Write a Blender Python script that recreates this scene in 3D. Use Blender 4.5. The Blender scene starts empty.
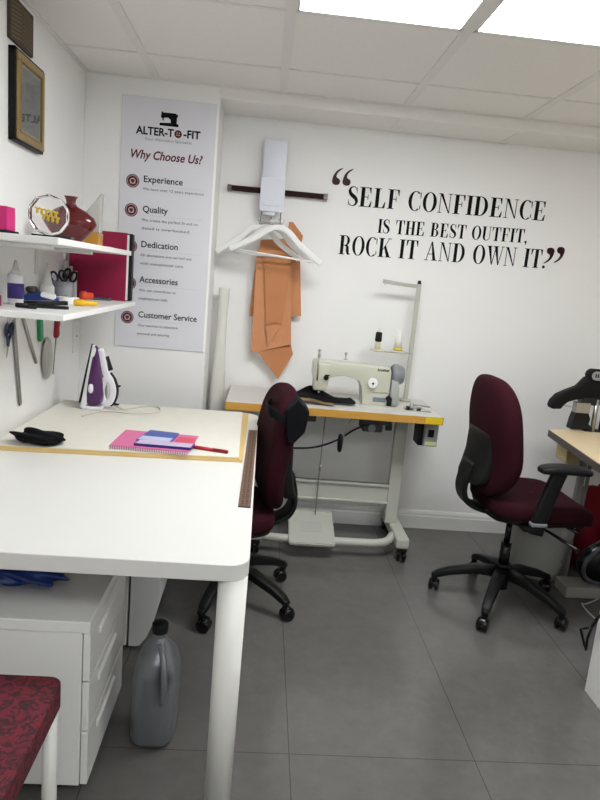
import bpy, bmesh, math, random
from mathutils import Vector, Matrix
random.seed(7)
S = bpy.context.scene
COL = S.collection
PI = math.pi

# ------------------------------------------------------------------ camera
F_PX, PITCH, ROLL, YAW, EYE = 630.0, math.radians(10.79), math.radians(5.09), math.radians(3.94), 1.40
FW = Vector((math.sin(YAW)*math.cos(PITCH), math.cos(YAW)*math.cos(PITCH), -math.sin(PITCH)))
RT0 = Vector((math.cos(YAW), -math.sin(YAW), 0)); UP0 = RT0.cross(FW)
RT = RT0*math.cos(ROLL) + UP0*math.sin(ROLL)
UP = -RT0*math.sin(ROLL) + UP0*math.cos(ROLL)
cam = bpy.data.cameras.new('camera'); cam_o = bpy.data.objects.new('camera', cam); COL.objects.link(cam_o)
cam.sensor_fit = 'VERTICAL'; cam.sensor_height = 24.0; cam.lens = 24.0*F_PX/800.0
cam.clip_start = 0.02
M = Matrix((RT, UP, -FW)).transposed().to_4x4(); M.translation = Vector((0, 0, EYE))
cam_o.matrix_world = M
S.camera = cam_o

# ------------------------------------------------------------------ world, exposure
w = bpy.data.worlds.new('world'); S.world = w; w.use_nodes = True
w.node_tree.nodes['Background'].inputs[0].default_value = (0.85, 0.93, 1.0, 1)
w.node_tree.nodes['Background'].inputs[1].default_value = 0.35
S.view_settings.view_transform = 'Standard'; S.view_settings.look = 'None'
S.view_settings.exposure = 1.08; S.view_settings.gamma = 1.0
PANEL_STRENGTH = 9.0

# ------------------------------------------------------------------ helpers
def at(x, y, X=None, Y=None, Z=None):
    """a point seen at (x, y) of the 600x800 frame, on the plane X=, Y= or Z="""
    d = FW + RT*((x-300)/F_PX) - UP*((y-400)/F_PX)
    if X is not None: t = X/d.x
    elif Y is not None: t = Y/d.y
    else: t = (Z-EYE)/d.z
    return Vector((0, 0, EYE)) + d*t

def lin(c):
    return c/12.92 if c <= 0.04045 else ((c+0.055)/1.055)**2.4
def hexc(h):
    return tuple(lin(int(h[i:i+2], 16)/255) for i in (0, 2, 4)) + (1,)

MATS = {}
def mat(name, col, rough=0.5, metal=0.0, var=0.0, vscale=8.0, bump=0.0, bscale=60.0, trans=0.0, ior=1.45, emit=0.0, coat=0.0, spec=0.5, stretch=None):
    if name in MATS: return MATS[name]
    m = bpy.data.materials.new(name); m.use_nodes = True
    nt = m.node_tree; b = nt.nodes['Principled BSDF']
    c = hexc(col) if isinstance(col, str) else col
    b.inputs['Base Color'].default_value = c
    b.inputs['Roughness'].default_value = rough; b.inputs['Metallic'].default_value = metal
    b.inputs['IOR'].default_value = ior; b.inputs['Transmission Weight'].default_value = trans
    b.inputs['Coat Weight'].default_value = coat
    b.inputs['Specular IOR Level'].default_value = spec
    tc = nt.nodes.new('ShaderNodeTexCoord'); mp = nt.nodes.new('ShaderNodeMapping')
    nt.links.new(tc.outputs['Object'], mp.inputs[0])
    if stretch: mp.inputs['Scale'].default_value = stretch
    if var > 0:
        n = nt.nodes.new('ShaderNodeTexNoise'); n.inputs['Scale'].default_value = vscale; n.inputs['Detail'].default_value = 5
        r = nt.nodes.new('ShaderNodeMix'); r.data_type = 'RGBA'
        r.inputs[6].default_value = tuple(max(0, x*(1-var)) for x in c[:3])+(1,)
        r.inputs[7].default_value = tuple(min(1, x*(1+var)) for x in c[:3])+(1,)
        nt.links.new(mp.outputs[0], n.inputs['Vector'])
        nt.links.new(n.outputs['Fac'], r.inputs[0]); nt.links.new(r.outputs[2], b.inputs['Base Color'])
    if bump > 0:
        n2 = nt.nodes.new('ShaderNodeTexNoise'); n2.inputs['Scale'].default_value = bscale; n2.inputs['Detail'].default_value = 3
        bp = nt.nodes.new('ShaderNodeBump'); bp.inputs['Strength'].default_value = bump; bp.inputs['Distance'].default_value = 0.002
        nt.links.new(mp.outputs[0], n2.inputs['Vector'])
        nt.links.new(n2.outputs['Fac'], bp.inputs['Height']); nt.links.new(bp.outputs[0], b.inputs['Normal'])
    if emit > 0:
        b.inputs['Emission Color'].default_value = (0.955, 0.985, 1.0, 1); b.inputs['Emission Strength'].default_value = emit
    MATS[name] = m
    return m

def rotm(rx=0, ry=0, rz=0):
    return (Matrix.Rotation(rz, 4, 'Z') @ Matrix.Rotation(ry, 4, 'Y') @ Matrix.Rotation(rx, 4, 'X'))

class MB:
    """collects shapes in one bmesh"""
    def __init__(self): self.bm = bmesh.new()
    def _fin(self, faces, mi, smooth):
        for f in faces:
            f.material_index = mi; f.smooth = smooth
    def box(self, lo, hi, bevel=0.0, mi=0, rot=None, seg=2, smooth=None):
        lo, hi = Vector(lo), Vector(hi); c = (lo+hi)/2; s = hi-lo
        t = bmesh.new(); bmesh.ops.create_cube(t, size=1)
        for v in t.verts: v.co = Vector((v.co.x*s.x, v.co.y*s.y, v.co.z*s.z))
        if bevel > 0: bmesh.ops.bevel(t, geom=list(t.edges), offset=min(bevel, min(abs(x) for x in s)*0.49), segments=seg, affect='EDGES', profile=0.5)
        self._join(t, (Matrix.Translation(c) @ rot) if rot is not None else Matrix.Translation(c), mi, smooth if smooth is not None else False)
        return self
    def _join(self, t, mx, mi, smooth):
        vm = {}
        for v in t.verts: vm[v] = self.bm.verts.new(mx @ v.co)
        fl = []
        for f in t.faces:
            try: fl.append(self.bm.faces.new([vm[v] for v in f.verts]))
            except ValueError: pass
        self._fin(fl, mi, smooth); t.free()
    def grid(self, fn, nu, nv, mi=0, smooth=True, cu=False, cv=False, flip=False):
        P = [[self.bm.verts.new(fn(i/nu, j/nv)) for j in range(nv if cv else nv+1)] for i in range(nu if cu else nu+1)]
        fl = []
        for i in range(nu):
            for j in range(nv):
                a = P[i][j]; b = P[(i+1) % len(P)][j]; c = P[(i+1) % len(P)][(j+1) % len(P[0])]; d = P[i][(j+1) % len(P[0])]
                try: fl.append(self.bm.faces.new((a, d, c, b) if flip else (a, b, c, d)))
                except ValueError: pass
        self._fin(fl, mi, smooth)
        return P
    def cyl(self, p0, p1, r0, r1=None, seg=20, mi=0, smooth=True):
        return self.tube([p0, p1], [r0, r0 if r1 is None else r1], seg, mi, smooth)
    def tube(self, pts, r, seg=10, mi=0, smooth=True, closed=False, flat=None, up=None):
        """pipe along pts; flat = (half width, half height) makes a strap"""
        pts = [Vector(p) for p in pts]; n = len(pts)
        rs = r if isinstance(r, (list, tuple)) else [r]*n
        rings = []; prev = None
        for i, p in enumerate(pts):
            a = pts[(i-1) % n] if (closed or i > 0) else p; b = pts[(i+1) % n] if (closed or i < n-1) else p
            t = (b-a).normalized()
            if up is not None: nx = Vector(up).cross(t)
            elif prev is None:
                nx = t.cross(Vector((0, 0, 1)))
                if nx.length < 1e-3: nx = t.cross(Vector((1, 0, 0)))
            else: nx = prev - t*prev.dot(t)
            if nx.length < 1e-6: nx = t.orthogonal()
            nx.normalize(); ny = t.cross(nx); prev = nx
            ring = []
            for k in range(seg):
                an = 2*PI*(k+0.5)/seg
                if flat:
                    cx, sy = math.cos(an), math.sin(an)
                    e = 0.35
                    ox = math.copysign(abs(cx)**e, cx)*flat[0]*(rs[i] if r else 1); oy = math.copysign(abs(sy)**e, sy)*flat[1]*(rs[i] if r else 1)
                else: ox, oy = math.cos(an)*rs[i], math.sin(an)*rs[i]
                ring.append(self.bm.verts.new(p + nx*ox + ny*oy))
            rings.append(ring)
        fl = []
        for i in range(n if closed else n-1):
            A, B = rings[i], rings[(i+1) % n]
            for k in range(seg): fl.append(self.bm.faces.new((A[k], A[(k+1) % seg], B[(k+1) % seg], B[k])))
        self._fin(fl, mi, smooth)
        if not closed:
            self._fin([self.bm.faces.new(list(reversed(rings[0]))), self.bm.faces.new(rings[-1])], mi, False)
        return self
    def lathe(self, prof, c=(0, 0, 0), seg=28, mi=0, mx=None, smooth=True, sx=1, sy=1):
        """profile [(r, z)...] about z through c"""
        mx = mx or Matrix.Identity(4); c = Vector(c); rings = []
        for r, z in prof:
            if r < 1e-6: rings.append([self.bm.verts.new(c + (mx @ Vector((0, 0, z))))])
            else: rings.append([self.bm.verts.new(c + (mx @ Vector((r*sx*math.cos(2*PI*k/seg), r*sy*math.sin(2*PI*k/seg), z)))) for k in range(seg)])
        fl = []
        for A, B in zip(rings[:-1], rings[1:]):
            for k in range(seg):
                k2 = (k+1) % seg
                if len(A) == 1 and len(B) == 1: continue
                if len(A) == 1: fl.append(self.bm.faces.new((A[0], B[k2], B[k])))
                elif len(B) == 1: fl.append(self.bm.faces.new((A[k], A[k2], B[0])))
                else: fl.append(self.bm.faces.new((A[k], A[k2], B[k2], B[k])))
        self._fin(fl, mi, smooth)
        return self
    def prism(self, pts, mx, depth, mi=0, bevel=0.0, smooth=False, seg=2, fn=None):
        """2d polygon, extruded 0..depth along local z, placed by mx; fn deforms local points"""
        t = bmesh.new()
        f = t.faces.new([t.verts.new((p[0], p[1], 0)) for p in pts])
        r = bmesh.ops.extrude_face_region(t, geom=[f])
        for v in [g for g in r['geom'] if isinstance(g, bmesh.types.BMVert)]: v.co.z += depth
        bmesh.ops.recalc_face_normals(t, faces=t.faces)
        if bevel > 0: bmesh.ops.bevel(t, geom=list(t.edges), offset=bevel, segments=seg, affect='EDGES', profile=0.5, clamp_overlap=True)
        if fn:
            for v in t.verts: v.co = Vector(fn(v.co))
        bmesh.ops.triangulate(t, faces=[f for f in t.faces if len(f.verts) > 4])
        self._join(t, mx, mi, smooth)
        return self
    def sell(self, c, s, e1=0.4, e2=0.4, mi=0, fn=None, mx=None, nu=32, nv=16):
        """superellipsoid: half sizes s; fn deforms local points"""
        sg = lambda x, e: math.copysign(abs(x)**e, x)
        c = Vector(c); mx = mx or Matrix.Identity(4)
        def P(u, v):
            a = u*2*PI; b = (v-0.5)*PI*0.9999
            p = Vector((s[0]*sg(math.cos(b), e1)*sg(math.cos(a), e2), s[1]*sg(math.cos(b), e1)*sg(math.sin(a), e2), s[2]*sg(math.sin(b), e1)))
            if fn: p = Vector(fn(p))
            return c + (mx @ p)
        self.grid(P, nu, nv, mi, True, cu=True)
        return self

def rrect(w, h, r, n=6, cx=0, cy=0):
    o = []
    for (sx, sy, a0) in ((1, 1, 0), (-1, 1, 90), (-1, -1, 180), (1, -1, 270)):
        for k in range(n+1):
            a = math.radians(a0+90*k/n)
            o.append((cx+sx*(w/2-r)+r*math.cos(a), cy+sy*(h/2-r)+r*math.sin(a)))
    return o

ORG = {}
def emit_obj(name, mb, mats, org):
    me = bpy.data.meshes.new(name)
    for v in mb.bm.verts: v.co -= org
    bmesh.ops.remove_doubles(mb.bm, verts=mb.bm.verts, dist=1e-6)
    bmesh.ops.recalc_face_normals(mb.bm, faces=mb.bm.faces)
    mb.bm.to_mesh(me); mb.bm.free()
    for m in (mats if isinstance(mats, (list, tuple)) else [mats]): me.materials.append(m)
    o = bpy.data.objects.new(name, me); COL.objects.link(o)
    return o
def part(name, mb, mats, parent, label=None):
    """a part of a thing (or of a part)"""
    o = emit_obj(name, mb, mats, ORG[parent.name]); o.parent = parent
    ORG[o.name] = ORG[parent.name]
    if label: o['label'] = label
    return o
def thing(name, label, cat, loc=(0, 0, 0), group=None):
    o = bpy.data.objects.new(name, None); COL.objects.link(o); o.empty_display_size = 0.05
    o.location = loc; ORG[o.name] = Vector(loc)
    o['label'] = label; o['category'] = cat
    if group: o['group'] = group
    return o
def solo(name, mb, mats, label, cat, group=None):
    """a thing that is one mesh, its origin at its base"""
    vs = [v.co for v in mb.bm.verts]
    lo = Vector((min(v.x for v in vs), min(v.y for v in vs), min(v.z for v in vs))); hi = Vector((max(v.x for v in vs), max(v.y for v in vs), max(v.z for v in vs)))
    org = Vector(((lo.x+hi.x)/2, (lo.y+hi.y)/2, lo.z))
    o = emit_obj(name, mb, mats, org); o.location = org; ORG[o.name] = org
    o['label'] = label; o['category'] = cat
    if group: o['group'] = group
    return o
def struct(name, mb, mats, parent=None):
    o = emit_obj(name, mb, mats, Vector((0, 0, 0))); o['kind'] = 'structure'
    ORG[o.name] = Vector((0, 0, 0))
    return o
def dup(root, loc, rz, label=None, group=None):
    r = root.copy(); COL.objects.link(r); r.location = loc; r.rotation_euler = (0, 0, rz)
    if label: r['label'] = label
    if group: r['group'] = group
    for ch in list(root.children):
        c = ch.copy(); COL.objects.link(c); c.parent = r
        for g in list(ch.children):
            d = g.copy(); COL.objects.link(d); d.parent = c
    return r

def bez(pts, n=8):
    """catmull-rom through pts"""
    P = [Vector(p) for p in pts]; P = [P[0]*2-P[1]]+P+[P[-1]*2-P[-2]]; o = []
    for i in range(1, len(P)-2):
        for k in range(n):
            t = k/n; a, b, c, d = P[i-1], P[i], P[i+1], P[i+2]
            o.append(0.5*((2*b)+(c-a)*t+(2*a-5*b+4*c-d)*t*t+(3*b-a-3*c+d)*t**3))
    o.append(P[-2]); return o

# flat frames: local x -> right, y -> up, z -> out of the surface
def facing_cam_plane(x, y, z):          # on a wall that faces -Y
    m = Matrix(((1, 0, 0, x), (0, 0, -1, y), (0, 1, 0, z), (0, 0, 0, 1))); return m
def on_left_wall(x, y, z):              # on the left wall, facing +X; local x runs along +Y
    return Matrix(((0, 0, 1, x), (1, 0, 0, y), (0, 1, 0, z), (0, 0, 0, 1)))

def add_text(mb, s, mx, size, width=None, align='LEFT', bold=0.0, shear=0.0, mi=0, ext=0.0006, spacing=1.0):
    cu = bpy.data.curves.new('t', 'FONT'); cu.body = s; cu.size = size; cu.offset = bold; cu.shear = shear
    cu.align_x = 'LEFT'; cu.space_character = spacing; cu.resolution_u = 3; cu.extrude = 0
    o = bpy.data.objects.new('t', cu); COL.objects.link(o)
    dg = bpy.context.evaluated_depsgraph_get(); dg.update()
    me = bpy.data.meshes.new_from_object(o.evaluated_get(dg))
    bpy.data.objects.remove(o); bpy.data.curves.remove(cu)
    t = bmesh.new(); t.from_mesh(me); bpy.data.meshes.remove(me)
    if not t.verts: t.free(); return
    x0 = min(v.co.x for v in t.verts); x1 = max(v.co.x for v in t.verts)
    k = (width/(x1-x0)) if width else 1.0
    off = {'LEFT': 0, 'CENTER': -(x1-x0)*k/2, 'RIGHT': -(x1-x0)*k}[align]
    for v in t.verts: v.co.x = (v.co.x-x0)*k+off; v.co.z = 0
    r = bmesh.ops.extrude_face_region(t, geom=list(t.faces))
    for v in [g for g in r['geom'] if isinstance(g, bmesh.types.BMVert)]: v.co.z += ext
    mb._join(t, mx, mi, False)

# ------------------------------------------------------------------ materials
wall_m = mat('wall_paint', 'F3F2F0', 0.6, var=0.02, vscale=2.0, bump=0.15, bscale=120)
pillar_m = wall_m
white_lam = mat('white_laminate', 'EFEEEA', 0.35, var=0.01)
white_plastic = mat('white_plastic', 'EDECEA', 0.4)
white_metal = mat('white_powder_coat', 'E6E5DF', 0.4)
shelf_m = mat('shelf_white', 'F0EFEC', 0.35)
black_pl = mat('black_plastic', '0E0E10', 0.5, spec=0.35, bump=0.1, bscale=300)
black_gl = mat('black_gloss', '0C0C0E', 0.2)
burg_fab = mat('burgundy_fabric', '300F18', 0.95, var=0.25, vscale=180, bump=0.5, bscale=500, spec=0.15)
chrome = mat('chrome', 'C9C9CB', 0.15, 1.0)
steel = mat('brushed_steel', 'A9A7A2', 0.35, 1.0)
cream_enamel = mat('cream_enamel', 'C4C3B1', 0.28, var=0.02, coat=0.3)
grey_enamel = mat('frame_grey_enamel', 'B9B9AE', 0.4, var=0.02)
grey_plastic = mat('mid_grey_plastic', '83868A', 0.4)
yellow_wood = mat('beech_edge', 'C9963F', 0.5, var=0.12, vscale=20, stretch=(1, 12, 12))
table_grey = mat('table_grey_laminate', 'CBC8C2', 0.35, var=0.03, vscale=60)
kraft = mat('brown_card', 'CC8E63', 0.8, var=0.08, vscale=10)
kraft2 = mat('brown_card_dark', 'C08155', 0.8, var=0.08, vscale=10)
ink = mat('black_vinyl', '060607', 0.7, spec=0.2)
burg_ink = mat('burgundy_print', '5A1722', 0.5)
grey_ink = mat('grey_print', '55555A', 0.6)
pale_ink = mat('pale_grey_print', 'B9B9C0', 0.6)
burg_vinyl = mat('burgundy_gloss_vinyl', '34101A', 0.4, spec=0.2)

# ------------------------------------------------------------------ the room
XL, XR, YB, YF, ZC = -0.92, 2.55, 3.54, -1.7, 2.268
YP, XP, ZB = 3.25, -0.285, 2.214       # pillar front, pillar right face, beam underside

# floor: large grey tiles, slightly polished
fm = bpy.data.materials.new('grey_floor_tile'); fm.use_nodes = True
nt = fm.node_tree; b = nt.nodes['Principled BSDF']
tc = nt.nodes.new('ShaderNodeTexCoord'); mp = nt.nodes.new('ShaderNodeMapping')
nt.links.new(tc.outputs['Object'], mp.inputs[0]); mp.inputs['Location'].default_value = (-0.1755+0.573*4, -1.655+1.9*2, 0)
br = nt.nodes.new('ShaderNodeTexBrick'); br.offset = 0.0; br.squash = 1.0
br.inputs['Scale'].default_value = 1.0; br.inputs['Brick Width'].default_value = 0.573; br.inputs['Row Height'].default_value = 1.9
br.inputs['Mortar Size'].default_value = 0.0015; br.inputs['Mortar Smooth'].default_value = 0.2
br.inputs['Color1'].default_value = hexc('646260'); br.inputs['Color2'].default_value = hexc('62605D'); br.inputs['Mortar'].default_value = hexc('403E3C')
nt.links.new(mp.outputs[0], br.inputs['Vector'])
n1 = nt.nodes.new('ShaderNodeTexNoise'); n1.inputs['Scale'].default_value = 16; n1.inputs['Detail'].default_value = 8; n1.inputs['Roughness'].default_value = 0.65
nt.links.new(tc.outputs['Object'], n1.inputs['Vector'])
mx_ = nt.nodes.new('ShaderNodeMix'); mx_.data_type = 'RGBA'; mx_.blend_type = 'OVERLAY'; mx_.inputs[0].default_value = 0.3
nt.links.new(br.outputs['Color'], mx_.inputs[6]); nt.links.new(n1.outputs['Color'], mx_.inputs[7])
bw = nt.nodes.new('ShaderNodeRGBToBW'); nt.links.new(n1.outputs['Color'], bw.inputs[0]); nt.links.new(bw.outputs[0], mx_.inputs[7])
nt.links.new(mx_.outputs[2], b.inputs['Base Color'])
mr = nt.nodes.new('ShaderNodeMapRange'); mr.inputs['To Min'].default_value = 0.14; mr.inputs['To Max'].default_value = 0.24
nt.links.new(n1.outputs['Fac'], mr.inputs['Value']); nt.links.new(mr.outputs[0], b.inputs['Roughness'])
b.inputs['Specular IOR Level'].default_value = 0.5
mb = MB(); mb.box((XL-0.1, YF-0.1, -0.08), (XR+0.1, YB+0.1, 0)); struct('floor', mb, fm)

mb = MB(); mb.box((XL-0.1, YF-0.1, -0.08), (XL, YB+0.1, ZC+0.1)); struct('wall_left', mb, wall_m)
mb = MB(); mb.box((XR, YF-0.1, -0.08), (XR+0.1, YB+0.1, ZC+0.1)); struct('wall_right', mb, wall_m)
mb = MB(); mb.box((XL, YB, -0.08), (XR, YB+0.1, ZC+0.1)); struct('wall_back', mb, wall_m)
mb = MB(); mb.box((XL, YF-0.1, -0.08), (XR, YF, ZC+0.1)); struct('wall_front', mb, wall_m)
mb = MB(); mb.box((XL, YP, 0), (XP, YB, ZC+0.05), 0.003); struct('wall_pillar', mb, wall_m)
# beam across the room, flush with the pillar, with a lower ceiling strip behind it
mb = MB(); mb.box((XP, YP, ZB), (XR, YB, ZC+0.05), 0.004)
for x in (0.012, 0.61, 1.21): mb.box((x-0.019, YP+0.01, ZB-0.003), (x+0.019, YB, ZB+0.002))
struct('wall_beam', mb, [mat('beam_paint', 'F1EFEA', 0.65)])
# suspended ceiling: 60 cm tiles on T-bars
tile_m = mat('ceiling_tile', 'F1EEE9', 0.85, var=0.04, vscale=90, bump=0.4, bscale=260)
bar_m = mat('ceiling_bar', 'E9E7E3', 0.6)
GX = [0.012+0.6*k for k in range(-1, 5)]; GY = [2.90-0.6*k for k in range(0, 8)]
LIGHTS = [(0.012, 2.30), (0.612, 2.30), (0.012, -0.1), (1.212, -0.1)]       # left edge x, far edge y of each 60 cm light
mb = MB(); mb.box((XL, YF, ZC+0.03), (XR, YP+0.02, ZC+0.1), mi=0)
xs = [XL]+GX+[XR]; ys = [YF]+sorted(GY)+[YP]
for i in range(len(xs)-1):
    for j in range(len(ys)-1):
        if xs[i+1]-xs[i] < .02: continue
        if any(abs(xs[i]-a) < 0.02 and abs(ys[j+1]-c) < 0.02 for a, c in LIGHTS): continue
        mb.box((xs[i], ys[j], ZC+0.003), (xs[i+1], ys[j+1], ZC+0.03), 0.0, mi=0)
struct('ceiling', mb, [tile_m])
mb = MB()
for x in GX: mb.box((x-0.019, YF, ZC-0.001), (x+0.019, YP, ZC+0.02))
for y in GY: mb.box((XL, y-0.008, ZC-0.0005), (XR, y+0.008, ZC+0.019))
struct('trim_1', mb, bar_m)
mb = MB()
mb.box((XL, YF, ZC-0.002), (XL+0.018, YP, ZC+0.02)); mb.box((XL, YP-0.012, ZC-0.003), (XR, YP, ZC+0.02))
struct('trim_2', mb, bar_m)
# skirting board with a moulded top
def skirt(y0):
    return [(0, 0), (0.018, 0), (0.018, 0.075), (0.014, 0.083), (0.014, 0.092), (0.007, 0.106), (0, 0.112)]
base_m = mat('skirting_paint', 'E4E3E0', 0.4)
mb = MB(); mb.prism(skirt(0), Matrix(((0, 0, 1, XP), (-1, 0, 0, YB), (0, 1, 0, 0), (0, 0, 0, 1))), XR-XP, 0)
struct('baseboard_back', mb, base_m)
mb = MB(); mb.prism(skirt(0), Matrix(((-1, 0, 0, XR), (0, 0, 1, YF), (0, 1, 0, 0), (0, 0, 0, 1))), YB-YF, 0)
struct('baseboard_right', mb, base_m)

# ceiling lights; last two unseen, added behind the camera to brighten the near side
diff_m = mat('light_diffuser', 'FFFFFF', 0.5, emit=PANEL_STRENGTH)
lab = ['left bright square ceiling light panel above the room', 'right bright square ceiling light panel cut by the frame corner',
       'unseen square ceiling light panel added behind the camera, nearest the picture wall', 'unseen square ceiling light panel added behind the camera, nearest the right wall']
for k, (x, y) in enumerate(LIGHTS):
    t = thing('ceiling_light', lab[k], 'ceiling light', (x+0.3, y-0.3, ZC))
    mb = MB(); x0, x1, y0, y1 = x+0.019, x+0.581, y-0.588, y-0.012; fz = ZC-0.002
    for lo, hi in (((x0, y0), (x1, y0+0.012)), ((x0, y1-0.012), (x1, y1)), ((x0, y0), (x0+0.012, y1)), ((x1-0.012, y0), (x1, y1))):
        mb.box((lo[0], lo[1], fz), (hi[0], hi[1], ZC+0.025))
    part('frame', mb, white_metal, t)
    mb = MB(); mb.box((x0+0.012, y0+0.012, fz+0.003), (x1-0.012, y1-0.012, ZC+0.02)); part('diffuser', mb, diff_m, t)

# ------------------------------------------------------------------ lettering on the back wall (high-contrast serif capitals)
ST, HL = 0.185, 0.036       # stem and hairline widths, cap height 1
def ring(cx, cy, rx, ry, ix, iy, a0=0, a1=360, n=28):
    o = [(cx+rx*math.cos(math.radians(a0+(a1-a0)*k/n)), cy+ry*math.sin(math.radians(a0+(a1-a0)*k/n))) for k in range(n+1)]
    i = [(cx+ix*math.cos(math.radians(a0+(a1-a0)*k/n)), cy+iy*math.sin(math.radians(a0+(a1-a0)*k/n))) for k in range(n+1)]
    return [[o[k], o[k+1], i[k+1], i[k]] for k in range(n)]
def R_(x0, y0, x1, y1): return [(x0, y0), (x1, y0), (x1, y1), (x0, y1)]
def stem(x, y0=0, y1=1, wd=ST, ser=0.085):
    return [R_(x, y0, x+wd, y1), R_(x-ser, y0, x+wd+ser, y0+HL), R_(x-ser, y1-HL, x+wd+ser, y1)]
def stroke(pts, ws):
    P = bez([(p[0], p[1], 0) for p in pts], 6); W = []
    for i in range(len(ws)-1):
        for k in range(6): W.append(ws[i]+(ws[i+1]-ws[i])*k/6)
    W.append(ws[-1]); L = []; Rr = []
    for i, p in enumerate(P):
        t = (P[min(i+1, len(P)-1)]-P[max(i-1, 0)]).normalized(); nx = Vector((-t.y, t.x, 0))
        L.append(p+nx*W[i]/2); Rr.append(p-nx*W[i]/2)
    return [[tuple(L[i][:2]), tuple(Rr[i][:2]), tuple(Rr[i+1][:2]), tuple(L[i+1][:2])] for i in range(len(P)-1)]
def glyph(ch):
    x = 0.09
    if ch == 'I': return stem(x), 0.36
    if ch == 'H': return stem(x)+stem(x+0.42)+[R_(x, .48, x+.55, .48+HL)], 0.78
    if ch in 'EF':
        g = stem(x)+[R_(x, 1-HL, x+.5, 1), [(x+.5, 1), (x+.5, .70), (x+.475, .70), (x+.40, 1-HL)], R_(x, .49, x+.36, .49+HL), R_(x+.34, .38, x+.37, .63)]
        if ch == 'E': g += [R_(x, 0, x+.53, HL), [(x+.53, 0), (x+.55, .32), (x+.525, .32), (x+.42, HL)]]
        return g, 0.70 if ch == 'E' else 0.64
    if ch == 'L': return stem(x)+[R_(x, 0, x+.5, HL), [(x+.5, 0), (x+.52, .34), (x+.495, .34), (x+.38, HL)]], 0.66
    if ch == 'T': return [R_(.27, 0, .27+ST, 1), R_(.18, 0, .53, HL), R_(.02, 1-HL, .69, 1), [(.02, 1), (.02, .68), (.045, .68), (.13, 1-HL)], [(.69, 1), (.58, 1-HL), (.665, .68), (.69, .68)]], 0.72
    if ch == 'N': return [R_(.10, 0, .135, 1), R_(.02, 0, .22, HL), R_(.60, 0, .635, 1), R_(.52, 1-HL, .72, 1), [(.02, 1), (.22, 1), (.635, 0), (.585, 0), (.10, 1-HL), (.02, 1-HL)]], 0.76
    if ch == 'A': return [[(.34, 1), (.37, .93), (.12, 0), (.08, 0)], [(.33, 1), (.40, 1), (.68, 0), (.49, 0)], R_(.16, .32, .55, .32+HL), R_(0, 0, .21, HL), R_(.41, 0, .76, HL)], 0.78
    if ch == 'W': return [[(.06, 1), (.24, 1), (.40, 0), (.35, 0)], [(.40, 0), (.36, .04), (.53, 1), (.565, 1)], [(.45, 1), (.63, 1), (.79, 0), (.74, 0)], [(.79, 0), (.755, .04), (.93, 1), (.965, 1)], R_(0, 1-HL, .31, 1), R_(.38, 1-HL, .70, 1), R_(.85, 1-HL, 1.03, 1)], 1.04
    if ch == 'K': return stem(x)+[[(x+ST, .36), (x+ST, .42), (x+.52, 1), (x+.56, 1)], [(x+.25, .52), (x+.34, .64), (x+.64, 0), (x+.44, 0)], R_(x+.43, 1-HL, x+.66, 1), R_(x+.36, 0, x+.70, HL)], 0.80
    if ch == 'R': return stem(x)+[R_(x, 1-HL, x+.3, 1), R_(x, .47, x+.3, .47+HL)]+ring(x+.27, .735, .26, .265, .11, .233, -90, 90)+stroke([(x+.26, .49, 0), (x+.40, .42, 0), (x+.43, .2, 0), (x+.48, .05, 0), (x+.60, .04, 0)], [.04, .15, .17, .12, .03]), 0.72
    if ch == 'B': return stem(x)+[R_(x, 1-HL, x+.28, 1), R_(x, .50, x+.3, .50+HL), R_(x, 0, x+.3, HL)]+ring(x+.25, .765, .235, .235, .09, .203, -90, 90)+ring(x+.27, .265, .27, .265, .11, .233, -90, 90), 0.70
    if ch == 'D': return stem(x)+[R_(x, 1-HL, x+.26, 1), R_(x, 0, x+.26, HL)]+ring(x+.24, .5, .40, .5, .23, .468, -90, 90), 0.80
    if ch == 'O': return ring(.38, .5, .36, .515, .19, .483, 0, 360, 40), 0.76
    if ch == 'C': return ring(.38, .5, .36, .515, .19, .483, 52, 308, 34)+[[(.60, .90), (.655, .98), (.655, .64), (.63, .64)], [(.60, .10), (.63, .30), (.655, .30), (.655, .12)]], 0.70
    if ch == 'U': return [R_(.09, .28, .09+ST, 1), R_(0, 1-HL, .35, 1), R_(.60, .28, .635, 1), R_(.52, 1-HL, .72, 1)]+ring(.3625, .28, .2725, .295, .105, .255, 180, 270)+ring(.3625, .28, .2725, .295, .2375, .255, 270, 360), 0.74
    if ch == 'S': return stroke([(.43, .80), (.37, .94), (.26, .985), (.13, .92), (.08, .77), (.15, .61), (.28, .50), (.41, .38), (.46, .22), (.39, .07), (.26, .015), (.12, .07), (.05, .22)], [.025, .035, .04, .08, .14, .18, .2, .18, .14, .08, .04, .035, .025])+[R_(.435, .68, .46, .98), R_(.04, .02, .065, .32)], 0.54
    if ch == '.': return ring(.10, .075, .085, .085, 0.01, 0.01), 0.22
    if ch == ',': return ring(.10, .075, .085, .085, 0.01, 0.01)+[[(.10, .0), (.185, .075), (.15, -.10), (.06, -.18), (.05, -.165), (.12, -.08)]], 0.24
    return [], 0.34
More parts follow.
